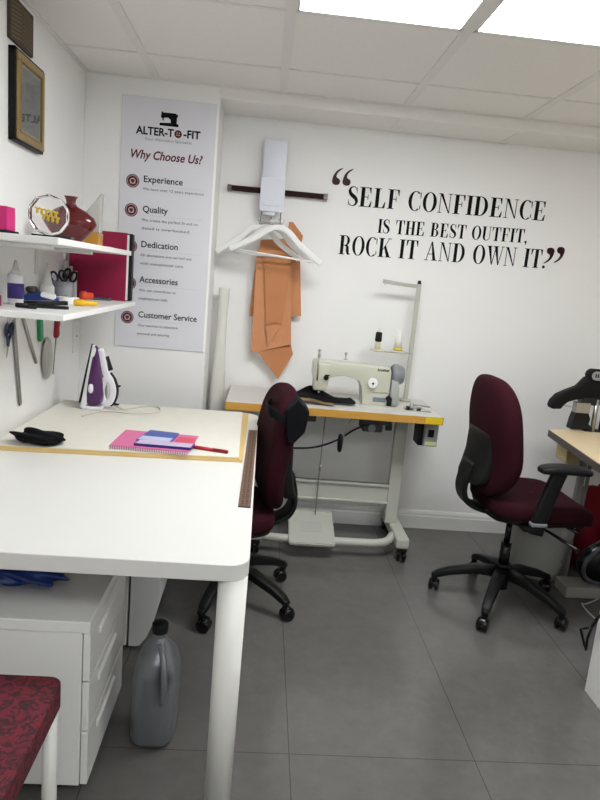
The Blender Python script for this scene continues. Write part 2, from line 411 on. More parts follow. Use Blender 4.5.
def serif_line(s, p0, p1, h, parent, d=0.0015):
    """letters from p0 to p1 (left and right ends of the base line) on the back wall"""
    adv = sum(glyph(c)[1]+0.045 for c in s)-0.045
    dirx = (p1-p0); k = dirx.length/adv; dirx.normalize(); x = 0
    mx = Matrix(((dirx.x, 0, 0, p0.x), (0, 0, -1, YB-0.0003), (dirx.z, 1, 0, p0.z), (0, 0, 0, 1)))
    mb = MB()
    for c in s+' ':
        g, a = glyph(c)
        if c == ' ': part('lettering_word', mb, ink, parent); mb = MB()
        for poly in g:
            area = sum(poly[i][0]*poly[(i+1) % len(poly)][1]-poly[(i+1) % len(poly)][0]*poly[i][1] for i in range(len(poly)))
            if area < 0: poly = poly[::-1]
            pts = [((x+q[0])*k, q[1]*h) for q in poly]
            vs = [mb.bm.verts.new(mx @ Vector((q[0], q[1], z))) for z in (0, d) for q in pts]
            n = len(pts); fs = [vs[n:], list(reversed(vs[:n]))]+[[vs[i], vs[(i+1) % n], vs[n+(i+1) % n], vs[n+i]] for i in range(n)]
            for f in fs:
                try: mb.bm.faces.new(f)
                except ValueError: pass
        x += a+0.045
q = thing('wall_lettering', 'large black serif lettering on back wall reading SELF CONFIDENCE IS THE BEST OUTFIT', 'wall lettering', (0.95, YB, 1.75))
for s, a, b_, h in (('SELF CONFIDENCE', (347, 205.5), (545, 221), .102), ('IS THE BEST OUTFIT,', (377, 232.8), (527, 243.2), .074), ('ROCK IT AND OWN IT.', (338, 254), (545, 268.5), .102)):
    serif_line(s, at(*a, Y=YB), at(*b_, Y=YB), h, q)
def comma_mark(mb, c, s, flip):
    """a fat glossy quotation comma: bulb and curved tail"""
    sg = -1 if flip else 1
    pts = [(.0, -.5), (.22, -.44), (.31, -.25), (.24, -.05), (.05, .05), (.0, .2), (.12, .46), (.42, .74), (.36, .77), (.02, .56), (-.2, .26), (-.30, -.1), (-.3, -.3), (-.2, -.44)]
    P = bez([(p[0], p[1], 0) for p in pts+pts[:1]], 4)[:-1]
    P = [(sg*p.x*s, sg*p.y*s) for p in P]
    if sum(P[i][0]*P[(i+1) % len(P)][1]-P[(i+1) % len(P)][0]*P[i][1] for i in range(len(P))) < 0: P = P[::-1]
    mb.prism(P, facing_cam_plane(c.x, YB-0.0003, c.z), 0.004, bevel=0.0012)
for (x, y), fl in (((336.3, 178.3), 0), ((346.8, 179), 0), ((550, 254), 1), ((560.3, 253.3), 1)):
    mb = MB(); comma_mark(mb, at(x, y, Y=YB), 0.070, fl); part('quotation_mark', mb, burg_vinyl, q, 'glossy burgundy quotation mark')

# ------------------------------------------------------------------ poster on the pillar
def pp(x, y): return at(x, y, Y=YP)
def pm(x, y, d=0.0065):
    p = pp(x, y); return facing_cam_plane(p.x, YP-d, p.z)
PX0, PX1, PZ0, PZ1 = -0.744, -0.297, 0.990, 2.186
t = thing('poster', 'tall pale poster headed Why Choose Us on the white pillar', 'poster', ((PX0+PX1)/2, YP, PZ0))
mb = MB(); mb.box((PX0, YP-0.006, PZ0), (PX1, YP-.0004, PZ1), 0.001); part('panel', mb, mat('poster_panel', 'DFDFE5', 0.35, var=0.01), t)
# logo: small sewing machine
c = pp(169.5, 120)
sm = [(-.045, -.03), (.045, -.03), (.045, -.018), (.036, -.016), (.036, .012), (.040, .014), (.040, .026), (.032, .026), (.032, .03), (-.03, .03), (-.034, .036), (-.038, .03), (-.040, .008), (-.032, .002), (-.032, -.006), (-.026, -.006), (-.026, .006), (-.006, .008), (.006, .0), (.008, -.014), (-.045, -.018)]
mb = MB(); mb.prism(sm, facing_cam_plane(c.x, YP-0.0065, c.z), 0.0006); part('logo', mb, ink, t)
def ptext(name, runs, m, **k):
    mb = MB()
    for s, x0, y0, x1, size, bold, shear in runs:
        a = pp(x0, y0); b_ = pp(x1, y0); add_text(mb, s, facing_cam_plane(a.x, YP-0.0065, a.z), size, b_.x-a.x, bold=bold, shear=shear)
    return part(name, mb, m, t)
ptext('heading', [('ALTER-T', 136, 133.5, 174, .050, .0014, 0)], ink); ptext('heading', [('-FIT', 183.5, 138, 200.5, .050, .0014, 0)], ink)
ptext('tagline', [('Your Alteration Specialist', 144.5, 140, 192, .017, 0, 0)], mat('mid_grey_print', '8E8E98', .6))
ptext('heading', [('Why Choose Us?', 131, 157.5, 203, .056, .0012, .25)], burg_ink)
def disc(mb, c, r, d0, d1, mi=0): mb.cyl((c.x, YP-d0, c.z), (c.x, YP-d1, c.z), r, seg=28, mi=mi, smooth=False)
c = pp(178.3, 134.5); mb = MB(); disc(mb, c, .018, .006, .0071)
for dx in (-1, 1):
    for dz in (-1, 1): disc(mb, c+Vector((dx*.005, 0, dz*.005)), .0022, .0071, .0074, 1)
part('button_letter', mb, [burg_ink, white_plastic], t)
heads = [('Experience', (144, 182), 183, ['We have over 12 years experience'], (143, 190), 204, (133, 181)),
         ('Quality', (143, 212), 168, ['We create the perfect fit and no', 'detail is overlooked'], (142, 221), 198, (131.5, 210)),
         ('Dedication', (141.5, 247), 178, ['All alterations are carried out', 'with exceptional care'], (140.5, 256), 192, (131, 246)),
         ('Accessories', (139.5, 282), 178, ['We can contribute to', 'complement your outfit'], (139, 291), 176, (130, 283)),
         ('Customer Service', (138.5, 317), 197, ['Our service is attentive', 'personal and assuring'], (138, 326), 178, (127.5, 317))]
for hd, (hx, hy), hx1, lines, (lx, ly), lx1, (ix, iy) in heads:
    ptext('heading', [(hd, hx, hy, hx1, .043, .0005, 0)], ink)
    for k, s in enumerate(lines): ptext('small_print', [(s, lx-.4*k, ly+8.2*k, lx1-(0 if k == 0 else 8)-.6*k, .0185, 0, 0)], grey_ink)
    a = pp(hx, hy+1.5); b_ = pp(205 - (hy-182)*.07, hy+3)
    mb = MB(); mb.box((a.x, YP-0.0066, a.z-.008), (b_.x, YP-.006, a.z-.0072)); part('rule_line', mb, pale_ink, t)
    c = pp(ix, iy); mb = MB(); disc(mb, c, .0315, .006, .0067, 0); disc(mb, c, .027, .0067, .0070, 1); disc(mb, c, .0245, .0070, .0073, 0)
    disc(mb, c, .014, .0073, .0076, 1); mb.box((c.x-.009, YP-.0079, c.z-.004), (c.x+.009, YP-.0076, c.z+.008), mi=0); mb.box((c.x-.005, YP-.0082, c.z-.009), (c.x+.005, YP-.0076, c.z-.002), mi=0)
    mb.box((c.x-.012, YP-.0079, c.z-.0125), (c.x+.012, YP-.0076, c.z-.0095), mi=1)
    part('round_badge', mb, [burg_ink, mat('badge_pink', 'C9B7BC', .5)], t)

# ------------------------------------------------------------------ framed picture and plaque on the left wall
FY0, FY1, FZ0, FZ1 = 2.345, 2.625, 1.785, 2.085
gold = mat('aged_gilt', 'A38B5A', 0.35, 0.5, var=0.25, vscale=60)
t = thing('framed_picture', 'dark framed picture with ornate gold moulding high on left wall', 'picture', (XL, (FY0+FY1)/2, FZ0))
mb = MB()
for k, (o_, d_, mi) in enumerate(((0, .030, 0),)):
    for lo, hi in (((FY0, FZ0), (FY1, FZ0+.014)), ((FY0, FZ1-.014), (FY1, FZ1)), ((FY0, FZ0), (FY0+.014, FZ1)), ((FY1-.014, FZ0), (FY1, FZ1))):
        mb.box((XL, lo[0], lo[1]), (XL+.024, hi[0], hi[1]), .002)
part('frame', mb, mat('frame_black', '070606', .5, spec=.3), t)
mb = MB(); e = .009
for lo, hi in (((FY0+e, FZ0+e), (FY1-e, FZ0+.036)), ((FY0+e, FZ1-.036), (FY1-e, FZ1-e)), ((FY0+e, FZ0+.036), (FY0+.036, FZ1-.036)), ((FY1-.036, FZ0+.036), (FY1-e, FZ1-.036))):
    mb.box((XL+.012, lo[0], lo[1]), (XL+.030, hi[0], hi[1]), .004)
n = 34
for i in range(n):      # beaded inner and outer lip
    for zz in (FZ0+.034, FZ1-.034): mb.sell((XL+.030, FY0+.036+(FY1-FY0-.072)*i/(n-1), zz), (.005, .0035, .004), 1, 1, nu=6, nv=4)
    for yy in (FY0+.034, FY1-.034): mb.sell((XL+.030, yy, FZ0+.036+(FZ1-FZ0-.072)*i/(n-1)), (.004, .0035, .0035), 1, 1, nu=6, nv=4)
for i in range(40):
    for yy in (FY0+e+.002, FY1-e-.002): mb.sell((XL+.027, yy, FZ0+.012+(FZ1-FZ0-.024)*i/39), (.006, .004, .0022), 1, 1, nu=6, nv=4)
part('gilt_moulding', mb, gold, t)
mb = MB(); mb.box((XL+.01, FY0+.034, FZ0+.034), (XL+.022, FY1-.034, FZ1-.034)); part('mount', mb, mat('picture_mount', '8B877E', .6), t)
mb = MB(); mb.box((XL+.022, FY0+.048, FZ0+.048), (XL+.0235, FY1-.048, FZ1-.048), mi=0)
mb.prism([(p[0]*1.1, p[1]*1.1) for p in sm], on_left_wall(XL+.0235, (FY0+FY1)/2, FZ0+.18), .0005, mi=1)
for k in range(3): mb.box((XL+.0235, FY0+.10+.008*k, FZ0+.135-.016*k), (XL+.024, FY1-.11-.01*k, FZ0+.139-.016*k), mi=1)
part('print', mb, [mat('picture_paper', '4C4942', .5, var=.15, vscale=12), mat('picture_ink', '17150F', .5)], t)
mb = MB(); mb.box((XL+.026, FY0+.034, FZ0+.034), (XL+.0275, FY1-.034, FZ1-.034)); part('glass_pane', mb, mat('clear_glass', 'FFFFFF', .03, trans=1.0), t)
# small plaque above it
wv = mat('brown_weave', '4B4032', .7, var=.35, vscale=120, stretch=(1, 1, 4))
mb = MB(); mb.box((XL, 2.335, 2.105), (XL+.012, 2.545, 2.245), .002)
for k in range(9):
    for j in range(2):
        y0 = 2.345+.095*j; z0 = 2.112+.0132*k
        mb.prism([(0, 0), (.09, .012 if j == 0 else 0), (.09, .018 if j == 0 else .006), (0, .006 if j == 0 else .018)] if j == 0 else [(0, .012), (.09, 0), (.09, .006), (0, .018)], on_left_wall(XL+.012, y0, z0), .0015, mi=1)
solo('wall_plaque', mb, [wv, mat('weave_light', '6B5C45', .7)], 'small dark brown herringbone plaque above the framed picture', 'plaque')

# ------------------------------------------------------------------ shelves on the left wall
def shelf(label, y0, y1, ztop, xf, brackets):
    t = thing('wall_shelf', label, 'shelf', (XL, (y0+y1)/2, ztop-.02))
    mb = MB(); mb.box((XL, y0, ztop-.02), (xf, y1, ztop), .0025); part('board', mb, shelf_m, t)
    for y in brackets:
        mb = MB(); mb.box((XL, y-.014, ztop-.034), (xf-.09, y+.014, ztop-.02), .003)
        mb.box((XL, y-.014, ztop-.13), (XL+.006, y+.014, ztop-.02), .002); part('bracket', mb, white_metal, t)
    return t
ZS, ZU = 1.230, 1.458
shelf('lower white wall shelf crowded with glue, pens and a binder', 1.98, 3.06, ZS, -.61, (2.35, 2.93))
shelf('upper white wall shelf holding the pink box and trophies', 1.92, 2.93, ZU, -.61, (2.15, 2.62))

# ------------------------------------------------------------------ on the upper shelf
pink = mat('pink_card', 'C81E72', .4, var=.05)
t = thing('gift_box', 'bright pink box on a black base at left end of upper shelf', 'box', (-.85, 2.025, ZU))
mb = MB(); mb.box((-.915, 1.985, ZU), (-.776, 2.065, ZU+.010), .002); part('base', mb, black_gl, t)
mb = MB(); mb.box((-.912, 1.990, ZU+.010), (-.783, 2.055, ZU+.080), .003); part('carton', mb, pink, t)
mb = MB()
for r0 in (.0,):
    mb.box((-.905, 1.989, ZU+.02), (-.815, 1.990, ZU+.0215)); mb.box((-.905, 1.989, ZU+.070), (-.815, 1.990, ZU+.0715)); mb.box((-.8165, 1.989, ZU+.02), (-.815, 1.990, ZU+.0715))
    mb.tube(bez([(-.88+.010*k, 1.989, ZU+.045+(.006 if k % 2 else -.004)) for k in range(5)], 5), .0013, 6)
part('white_print', mb, white_plastic, t)

glass = mat('clear_glass', 'FFFFFF', .03, trans=1.0)
YD = 2.16; c = at(49.5, 214.5, Y=YD); rr = .066
t = thing('glass_award', 'round faceted clear glass award with yellow lettering on black base', 'award', (c.x, YD, ZU))
mb = MB(); mb.box((c.x-.050, YD-.022, ZU), (c.x+.075, YD+.022, ZU+.012), .002); part('base', mb, black_gl, t)
mb = MB(); oc = [(rr*math.cos(2*PI*(k+.5)/10), rr*math.sin(2*PI*(k+.5)/10)) for k in range(10)]
zc = ZU+.012+rr*math.cos(PI/10)
mb.prism(oc, facing_cam_plane(c.x, YD+.011, zc), .022, bevel=.006, seg=1); part('disc', mb, glass, t)
for k in (1, 3, 4, 6, 9):  # glints along the rim, put in as dark red coloured wedges
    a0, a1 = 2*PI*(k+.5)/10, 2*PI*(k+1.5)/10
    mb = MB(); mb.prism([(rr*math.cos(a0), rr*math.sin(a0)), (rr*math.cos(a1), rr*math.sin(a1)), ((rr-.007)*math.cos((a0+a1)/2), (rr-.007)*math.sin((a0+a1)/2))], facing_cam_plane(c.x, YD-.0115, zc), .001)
    part('facet', mb, mat('glint_dark_red', '4A1620', .2), t, 'painted dark red glint on rim facet')
mb = MB()
yel = mat('yellow_print', 'D8B93C', .4)
for r_, (n, dz, dx) in enumerate(((5, .013, -.008), (4, -.006, .012))):
    pts = []
    for k in range(n*8+1):
        u = k/8; pts.append((c.x+dx-.034+u*.0145+.005*math.sin(2*PI*u), YD-.0125, zc+dz-.006*u*.4+.0085*math.cos(2*PI*u)))
    mb.tube(pts, .0032, 6)
part('lettering', mb, yel, t)

red_glass = mat('ruby_glass', '6C0613', .06, trans=.45, coat=.5, var=.1)
cv = at(70.5, 224, Y=2.50)
mb = MB(); mb.lathe([(.0, 0), (.030, 0), (.045, .010), (.078, .045), (.098, .075), (.088, .098), (.055, .122), (.024, .136), (.017, .146), (.019, .160), (.026, .172), (.0235, .172), (.015, .158), (.0, .15)], (cv.x, 2.50, ZU), 36, sy=.55)
solo('vase', mb, red_glass, 'deep red flattened glass vase with narrow neck on the upper shelf', 'vase')

ct = at(92, 245, Y=2.72)
glass2 = mat('frosted_glass', 'DAD7D0', .15, trans=.4)
t = thing('glass_trophy', 'clear pointed glass trophy with amber foot behind the red vase', 'trophy', (ct.x, 2.72, ZU))
mb = MB(); mb.box((ct.x-.04, 2.685, ZU), (ct.x+.036, 2.755, ZU+.055), .004); part('foot', mb, mat('amber_block', 'C08A3C', .25, var=.2, vscale=30, coat=.4), t)
mb = MB(); mb.prism([(-.038, 0), (.036, 0), (.036, .055), (.040, .160), (-.036, .060)], facing_cam_plane(ct.x, 2.74, ZU+.055), .045, bevel=.003, seg=1); part('prism', mb, glass2, t)

# ------------------------------------------------------------------ on the lower shelf
# tall burgundy binder standing across the shelf end
t = thing('ring_binder', 'tall burgundy ring binder standing upright at far end of lower shelf', 'binder', (-.78, 3.02, ZS))
bm_ = mat('binder_burgundy', '8E0F3C', .4, bump=.1, bscale=400); bx0, bx1, bz1 = -.900, -.643, ZS+.308
mb = MB(); mb.box((bx0, 2.985, ZS), (bx1, 2.989, bz1), .001); part('front_cover', mb, bm_, t)
mb = MB(); mb.box((bx0, 3.050, ZS), (bx1+.012, 3.056, bz1), .001); part('back_cover', mb, black_pl, t)
mb = MB(); mb.box((bx0, 2.985, ZS), (bx0+.004, 3.056, bz1), .001); part('spine', mb, bm_, t)
mb = MB(); mb.box((bx0+.012, 2.992, ZS+.006), (bx1+.006, 3.008, bz1-.008), .001); part('pages', mb, white_lam, t)
mb = MB(); mb.box((bx0+.012, 3.010, ZS+.004), (bx1+.020, 3.048, bz1-.004), .001); part('divider', mb, black_pl, t)
mb = MB()
for k in range(2): mb.tube([(bx0+.02+.018*math.cos(a*PI/6), 3.02+.018*math.sin(a*PI/6), ZS+.10+.12*k) for a in range(13)], .002, 6)
part('ring', mb, chrome, t)
def flat_sheet(name, pts, z, th, m, label, cat):
    mb = MB(); mb.prism(pts, Matrix.Translation((0, 0, z)), th); return solo(name, mb, m, label, cat)
mb = MB(); mb.box((-.80, 2.72, ZU), (-.665, 2.895, ZU+.006), .001, rot=rotm(0, 0, .1)); solo('paper_pad', mb, mat('cream_paper', 'E9D9C0', .6), 'thin stack of cream paper lying at far end of upper shelf', 'paper')

# glue bottle with purple label
g0 = Vector((-.862, 2.265, ZS))
t = thing('glue_bottle', 'white glue bottle with purple label and cone tip on lower shelf', 'bottle', g0)
mb = MB(); mb.lathe([(0, 0), (.024, 0), (.026, .004), (.026, .098), (.022, .106), (.016, .108), (0, .108)], g0, 28); part('body', mb, mat('milky_plastic', 'E6E2E4', .35), t)
mb = MB(); mb.lathe([(.0263, .020), (.0267, .020), (.0267, .072), (.0263, .072)], g0, 28); part('paper_label', mb, mat('purple_label', '3B2A78', .45, var=.1), t)
mb = MB(); mb.lathe([(.016, .108), (.016, .116), (.012, .118), (.004, .150), (0, .151)], g0, 20); part('nozzle', mb, mat('milky_tip', 'DAD6D2', .4), t)
g1 = Vector((-.886, 2.66, ZS))
t = thing('glue_cone', 'plain white pointed nozzle bottle standing behind the blue stapler', 'bottle', g1)
mb = MB(); mb.lathe([(0, 0), (.026, 0), (.027, .004), (.027, .05), (.022, .058), (0, .058)], g1, 24); part('body', mb, white_plastic, t)
mb = MB(); mb.lathe([(.022, .058), (.018, .064), (.005, .145), (0, .147)], g1, 20); part('nozzle', mb, white_plastic, t)
# clear tub of scissors and pens
g2 = Vector((-.855, 2.755, ZS))
t = thing('pen_tub', 'clear plastic tub holding scissors on the lower shelf', 'tub', g2)
mb = MB(); mb.lathe([(0, 0), (.038, 0), (.046, .075), (.043, .075), (.036, .004), (0, .004)], g2, 28); part('tub', mb, mat('frosted_plastic', 'C9CDD2', .25, trans=.45), t)
def scissors(label, base, tip, side, hm, group=None, sz=1.0, name='scissors'):
    base, tip, side = Vector(base), Vector(tip), Vector(side).normalized(); ax = (tip-base); L = ax.length; ax.normalize(); nz = ax.cross(side)
    t = thing(name, label, 'scissors', base)
    for sg in (-1, 1):
        c0 = base+ax*.035*sz+side*sg*.017*sz+nz*.002*sg
        mb = MB(); mb.tube([c0+ax*.022*sz*math.cos(a*PI/8)+side*.013*sz*math.sin(a*PI/8) for a in range(16)], .005*sz, 8, closed=True)
        mb.tube([c0+ax*.02*sz, base+ax*.075*sz+side*sg*.006*sz, base+ax*.10*sz], .0055*sz, 8); part('handle', mb, hm, t)
        mb = MB(); mb.tube([base+ax*.09*sz+nz*.0015*sg, base+ax*(.09*sz+(L-.09*sz)*.5)+side*sg*-.002+nz*.0015*sg, tip+nz*.0012*sg], [1, .8, .12], 8, flat=(.0055*sz, .0012), up=nz); part('blade', mb, steel, t)
    return t
navy = mat('navy_plastic', '1D2D4A', .35)
scissors('navy-handled scissors upside down in the clear tub', g2+Vector((-.025, -.01, .128)), g2+Vector((.006, .004, .008)), (1, .3, .25), navy)
scissors('black-handled scissors upside down in the clear tub', g2+Vector((.040, .01, .135)), g2+Vector((-.004, -.006, .008)), (1, -.2, -.35), black_pl)
# loose things in front
def pen(name, label, cat, p0, p1, r, m, m2=None, r2=None, ends=True):
    p0, p1 = Vector(p0), Vector(p1); d = (p1-p0).normalized()
    t = thing(name, label, cat, p0)
    mb = MB(); mb.tube([p0, p0+d*.002, p0+(p1-p0)*.6], [r*.8, r, r], 14); part('barrel', mb, m, t)
    mb = MB(); mb.tube([p0+(p1-p0)*.6, p1-d*.003, p1], [r2 or r*1.1, (r2 or r*1.1), r*.7], 14); part('cap', mb, m2 or m, t)
    return t
pen('marker', 'short black marker with pale band lying at shelf front', 'marker', (-.80, 2.10, ZS+.0095), (-.735, 2.11, ZS+.0095), .008, black_pl, black_gl)
t = thing('stapler', 'long black stapler lying across the front of lower shelf', 'stapler', (-.70, 2.22, ZS))
mx = Matrix.Translation((-.735, 2.195, ZS)) @ rotm(0, 0, .35)
mb = MB(); mb.prism(rrect(.145, .034, .014, 4), mx, .010, bevel=.002); part('base', mb, black_pl, t)
mb = MB(); mb.prism(rrect(.14, .028, .012, 4), mx @ Matrix.Translation((0, 0, .0105)) @ rotm(0, -.05, 0), .014, bevel=.004); part('arm', mb, black_gl, t)
t = thing('tape_dispenser', 'blue and white hand tape dispenser on lower shelf', 'tape dispenser', (-.83, 2.43, ZS))
blue = mat('royal_blue_plastic', '23418F', .35)
mb = MB(); mb.prism([(-.07, 0), (.05, 0), (.065, .016), (.05, .03), (.0, .042), (-.05, .03), (-.075, .012)], Matrix.Translation((-.83, 2.43, ZS)) @ rotm(PI/2, 0, .2), .03, bevel=.004); part('body', mb, blue, t)
mb = MB(); mb.prism(rrect(.05, .02, .006, 3), Matrix.Translation((-.795, 2.405, ZS+.032)) @ rotm(PI/2, .2, .2), .034, bevel=.003); part('blade_guard', mb, white_plastic, t)
mb = MB(); mb.lathe([(0, 0), (.03, 0), (.032, .01), (.022, .035), (.012, .055), (0, .057)], (-.885, 2.50, ZS), 18); mb.sell((-.885, 2.47, ZS+.045), (.014, .03, .012), .8, .8)
solo('tracing_wheel', mb, mat('dark_olive_plastic', '2F2D26', .4), 'dark rounded gadget standing by the wall behind the purple-labelled bottle', 'tool')
# ribbon reel, white tape, orange cap, yellow cap
mb = MB(); mb.lathe([(.020, 0), (.040, 0), (.041, .002), (.041, .022), (.040, .024), (.020, .024), (.020, 0)], (-.765, 2.53, ZS), 30); solo('tape_roll', mb, white_plastic, 'roll of white tape lying flat before the clear tub', 'tape roll')
def capshape(name, label, p, ang, r, L, m):
    mb = MB(); mx = rotm(0, PI/2, ang); mb.lathe([(0, 0), (r*.8, 0), (r, .003), (r*1.02, L*.45), (r*.78, L*.5), (r*.72, L*.95), (r*.55, L), (0, L)], Vector(p), 22, mx=mx); return solo(name, mb, m, label, 'lid')
capshape('bobbin_case', 'orange-red plastic cap beside the binder on lower shelf', (-.80, 2.82, ZS+.0195), .5, .019, .055, mat('orange_plastic', 'E0502A', .35))
capshape('chalk_holder', 'bright yellow plastic cap lying near the shelf front edge', (-.712, 2.43, ZS+.0125), .1, .0122, .085, mat('yellow_plastic', 'F0BE24', .35))
mb = MB(); mb.prism(rrect(.10, .055, .012, 4), Matrix.Translation((-.745, 2.945, ZS)) @ rotm(0, 0, .1), .012, bevel=.003); solo('pin_tray', mb, mat('dark_teal_plastic', '3D4E55', .2, coat=.4), 'small dark teal flat tin lying before the burgundy binder', 'tin')
mb = MB(); mb.box((-.918, 2.06, ZS), (-.855, 2.13, ZS+.035), .003); solo('small_box', mb, bm_, 'small burgundy box at near end of lower shelf by the wall', 'box')
mb = MB()
for k in range(3): mb.box((-.905+.02*k, 2.93, ZS), (-.893+.02*k, 2.955, ZS+.16-.02*k), .002)
solo('card_strips', mb, mat('pale_card', 'D9D4CF', .6), 'upright pale card strips standing against the binder', 'card')

# ------------------------------------------------------------------ tools hanging on the left wall under the shelf
XW = XL+.008
def wl(x, y): return at(x, y, X=XW)
def hook(p):
    mb = MB(); mb.tube([(XL, p.y, p.z+.012), (XL+.012, p.y, p.z+.012), (XL+.014, p.y, p.z+.018)], .0018, 6); return mb
def hooked(t, p): part('hook', hook(p), steel, t)
scissors('blue-handled scissors hanging on left wall below the shelf', wl(9, 320)+Vector((.004, 0, 0)), wl(5.5, 358)+Vector((.004, 0, 0)), (0, 1, 0), navy, sz=.95)
a, b_ = wl(14, 319), wl(20.5, 405); dv = (b_-a)
mb = MB(); mb.tube([a, a+dv*.5, b_], 1, 8, flat=(.0135, .0018), up=(1, 0, 0))
for k in range(40):
    p = a+dv*(k+.5)/40; mb.box(p+Vector((.0012, -.006 if k % 5 else -.011, -.0006)), p+Vector((.0022, .0, .0006)), mi=1)
t = solo('steel_ruler', mb, [steel, ink], 'long steel ruler hanging on the left wall beside the scissors', 'ruler')
a, b_ = wl(23.5, 319), wl(36, 362); mb = MB(); mb.tube([a, a+(b_-a)*.5, b_], .0062, 10); mb.sell(b_, (.007, .007, .008), 1, 1, nu=10, nv=6)
solo('metal_rod', mb, steel, 'short metal rod hanging askew right of the steel ruler', 'rod')
a, b_ = wl(40, 317), wl(40.5, 341)
t = thing('putty_knife', 'green-handled knife hanging under the lower shelf', 'knife', a)
mb = MB(); mb.tube([a, a+(b_-a)*.1, a+(b_-a)*.9, b_], [.8, 1, 1, .7], 12, flat=(.019, .008), up=(1, 0, 0)); part('handle', mb, mat('green_plastic', '1E8A55', .35), t)
a, b_ = wl(47, 337), wl(46.5, 379); cc = (a+b_)/2
mb = MB(); mb.sell(cc+Vector((.004, 0, 0)), (.010, .062, abs(a.z-b_.z)/2), 1, 1); mb.sell(cc+Vector((.009, .004, .004)), (.008, .036, abs(a.z-b_.z)/2*.65), 1, 1)
solo('metal_scoop', mb, mat('worn_steel', 'B9B6B0', .3, .85), 'oval shiny metal disc hanging below the green handle', 'scoop')
a, b_, e_ = wl(57, 318), wl(56, 338), wl(53, 374)
t = thing('screwdriver', 'red-handled screwdriver hanging on wall right of the oval disc', 'screwdriver', a)
mb = MB(); mb.tube([a, a+(b_-a)*.15, a+(b_-a)*.5, a+(b_-a)*.85, b_], [.010, .015, .013, .015, .007], 12); part('handle', mb, mat('red_plastic', '9C1B22', .35), t)
mb = MB(); mb.tube([b_, e_], .0028, 8); part('shaft', mb, steel, t)
p = wl(77, 336); mb = MB(); mb.box((XL, p.y-.05, p.z-.08), (XL+.006, p.y+.04, p.z+.08), .002, mi=0); mb.sell((XL+.007, p.y, p.z), (.003, .006, .006), 1, 1, mi=1)
solo('wall_plate', mb, [white_plastic, steel], 'small blank white cover plate on left wall above the iron', 'cover plate')

# ------------------------------------------------------------------ big white work table
ZT = 0.74
TX0, TX1, TY0, TY1 = -.905, .011, 1.360, 3.005
t = thing('work_table', 'large white work table with round legs along the left wall', 'table', ((TX0+TX1)/2, (TY0+TY1)/2, 0))
mb = MB(); mb.prism(rrect(TX1-TX0, TY1-TY0, .05, 8, (TX0+TX1)/2, (TY0+TY1)/2), Matrix.Translation((0, 0, ZT-.042)), .042, bevel=.0025)
part('tabletop', mb, mat('table_white_laminate', 'DDDCD8', 0.35, var=0.01), t)
for x, y in ((TX1-.036, TY0+.036), (TX0+.05, TY0+.036), (TX1-.036, TY1-.05), (TX0+.05, TY1-.05)):
    mb = MB(); mb.cyl((x, y, .012), (x, y, ZT-.042), .033, .035, 30); lg = part('leg', mb, white_metal, t)
    mb = MB(); mb.cyl((x, y, 0), (x, y, .012), .026, .03, 24); part('foot_cap', mb, grey_plastic, lg)

# two pressing boards on the table
canvas = mat('cream_canvas', 'DDD9CE', .85, var=.05, vscale=18, bump=.2, bscale=300)
mdf = mat('yellow_board', 'D3B67A', .6, var=.06)
mb = MB(); mb.prism([(-.895, 2.123), (-.036, 2.178), (-.036, 2.955), (-.895, 2.935)], Matrix.Translation((0, 0, ZT)), .009, bevel=.0012)
solo('pressing_board', mb, mdf, 'yellow-edged lower board lying beneath the cream canvas board', 'board')
ZB2 = ZT+.009
t = thing('pressing_board', 'cream canvas covered pressing board on far end of white table', 'board', (-.47, 2.53, ZB2))
pl = [(-.895, 2.125), (-.048, 2.180), (-.062, 2.942), (-.895, 2.925)]
mb = MB(); mb.prism(pl, Matrix.Translation((0, 0, ZB2)), .007, bevel=.001); part('core', mb, mdf, t, 'yellow board edge')
mb = MB(); mb.prism([(p[0]+(.003 if p[0] < -.5 else -.003), p[1]+(.003 if p[1] < 2.5 else -.003)) for p in pl], Matrix.Translation((0, 0, ZB2+.007)), .0025, bevel=.001); part('canvas_cover', mb, canvas, t)
ZC2 = ZB2+.0095

# iron standing on its heel
io = Vector((-.712, 2.80, ZC2)); mx = Matrix.Translation(io) @ rotm(0, 0, math.radians(-4)) @ rotm(PI/2, 0, 0)     # local x right, y up, z towards the viewer
IR = mat('iron_purple', '4A1A55', .25, coat=.4); IW = mat('iron_white', 'ECEAF0', .25, coat=.3)
t = thing('steam_iron', 'purple and white steam iron standing upright by left wall', 'iron', io)
def taper(wd, zc=0):        # thins towards the tip
    return lambda p: (p.x, p.y, zc+(p.z-wd/2)*max(.08, min(1, (.292-p.y)/.20))**.6)
def iprism(pts, wd, bev=.004): 
    mb = MB(); mb.prism(pts, mx, wd, bevel=bev, fn=taper(wd), smooth=True); return mb
part('soleplate', iprism([(-.062, .03), (-.058, .028), (-.022, .285), (-.026, .287)], .112, .001), mat('iron_sole', '2A292C', .3, .6), t)
part('skirt', iprism([(-.056, .010), (-.030, .008), (-.004, .266), (-.020, .286), (-.022, .280)], .108), IW, t)
part('body', iprism([(-.034, .035), (-.020, .022), (.010, .020), (.030, .03), (.034, .06), (.030, .10), (.024, .16), (.004, .262), (-.010, .282), (-.014, .27), (-.028, .12)], .098, .006), IR, t)
mb = MB(); P = [(.014, .255), (.028, .215), (.044, .170), (.066, .130), (.076, .085), (.070, .045), (.050, .022), (.028, .020), (.016, .05), (.016, .09), (.026, .13), (.022, .175), (.012, .22)]
hp = bez([(.006, .265, 0), (.024, .215, 0), (.036, .165, 0), (.060, .13, 0), (.072, .085, 0), (.062, .040, 0), (.040, .026, 0), (.022, .05, 0), (.018, .09, 0), (.030, .125, 0), (.046, .138, 0)], 5)
mb.tube([mx @ p for p in hp], 1, 12, flat=(.016, .0095), up=mx.to_3x3() @ Vector((0, 0, 1)))
part('handle', mb, IW, t)
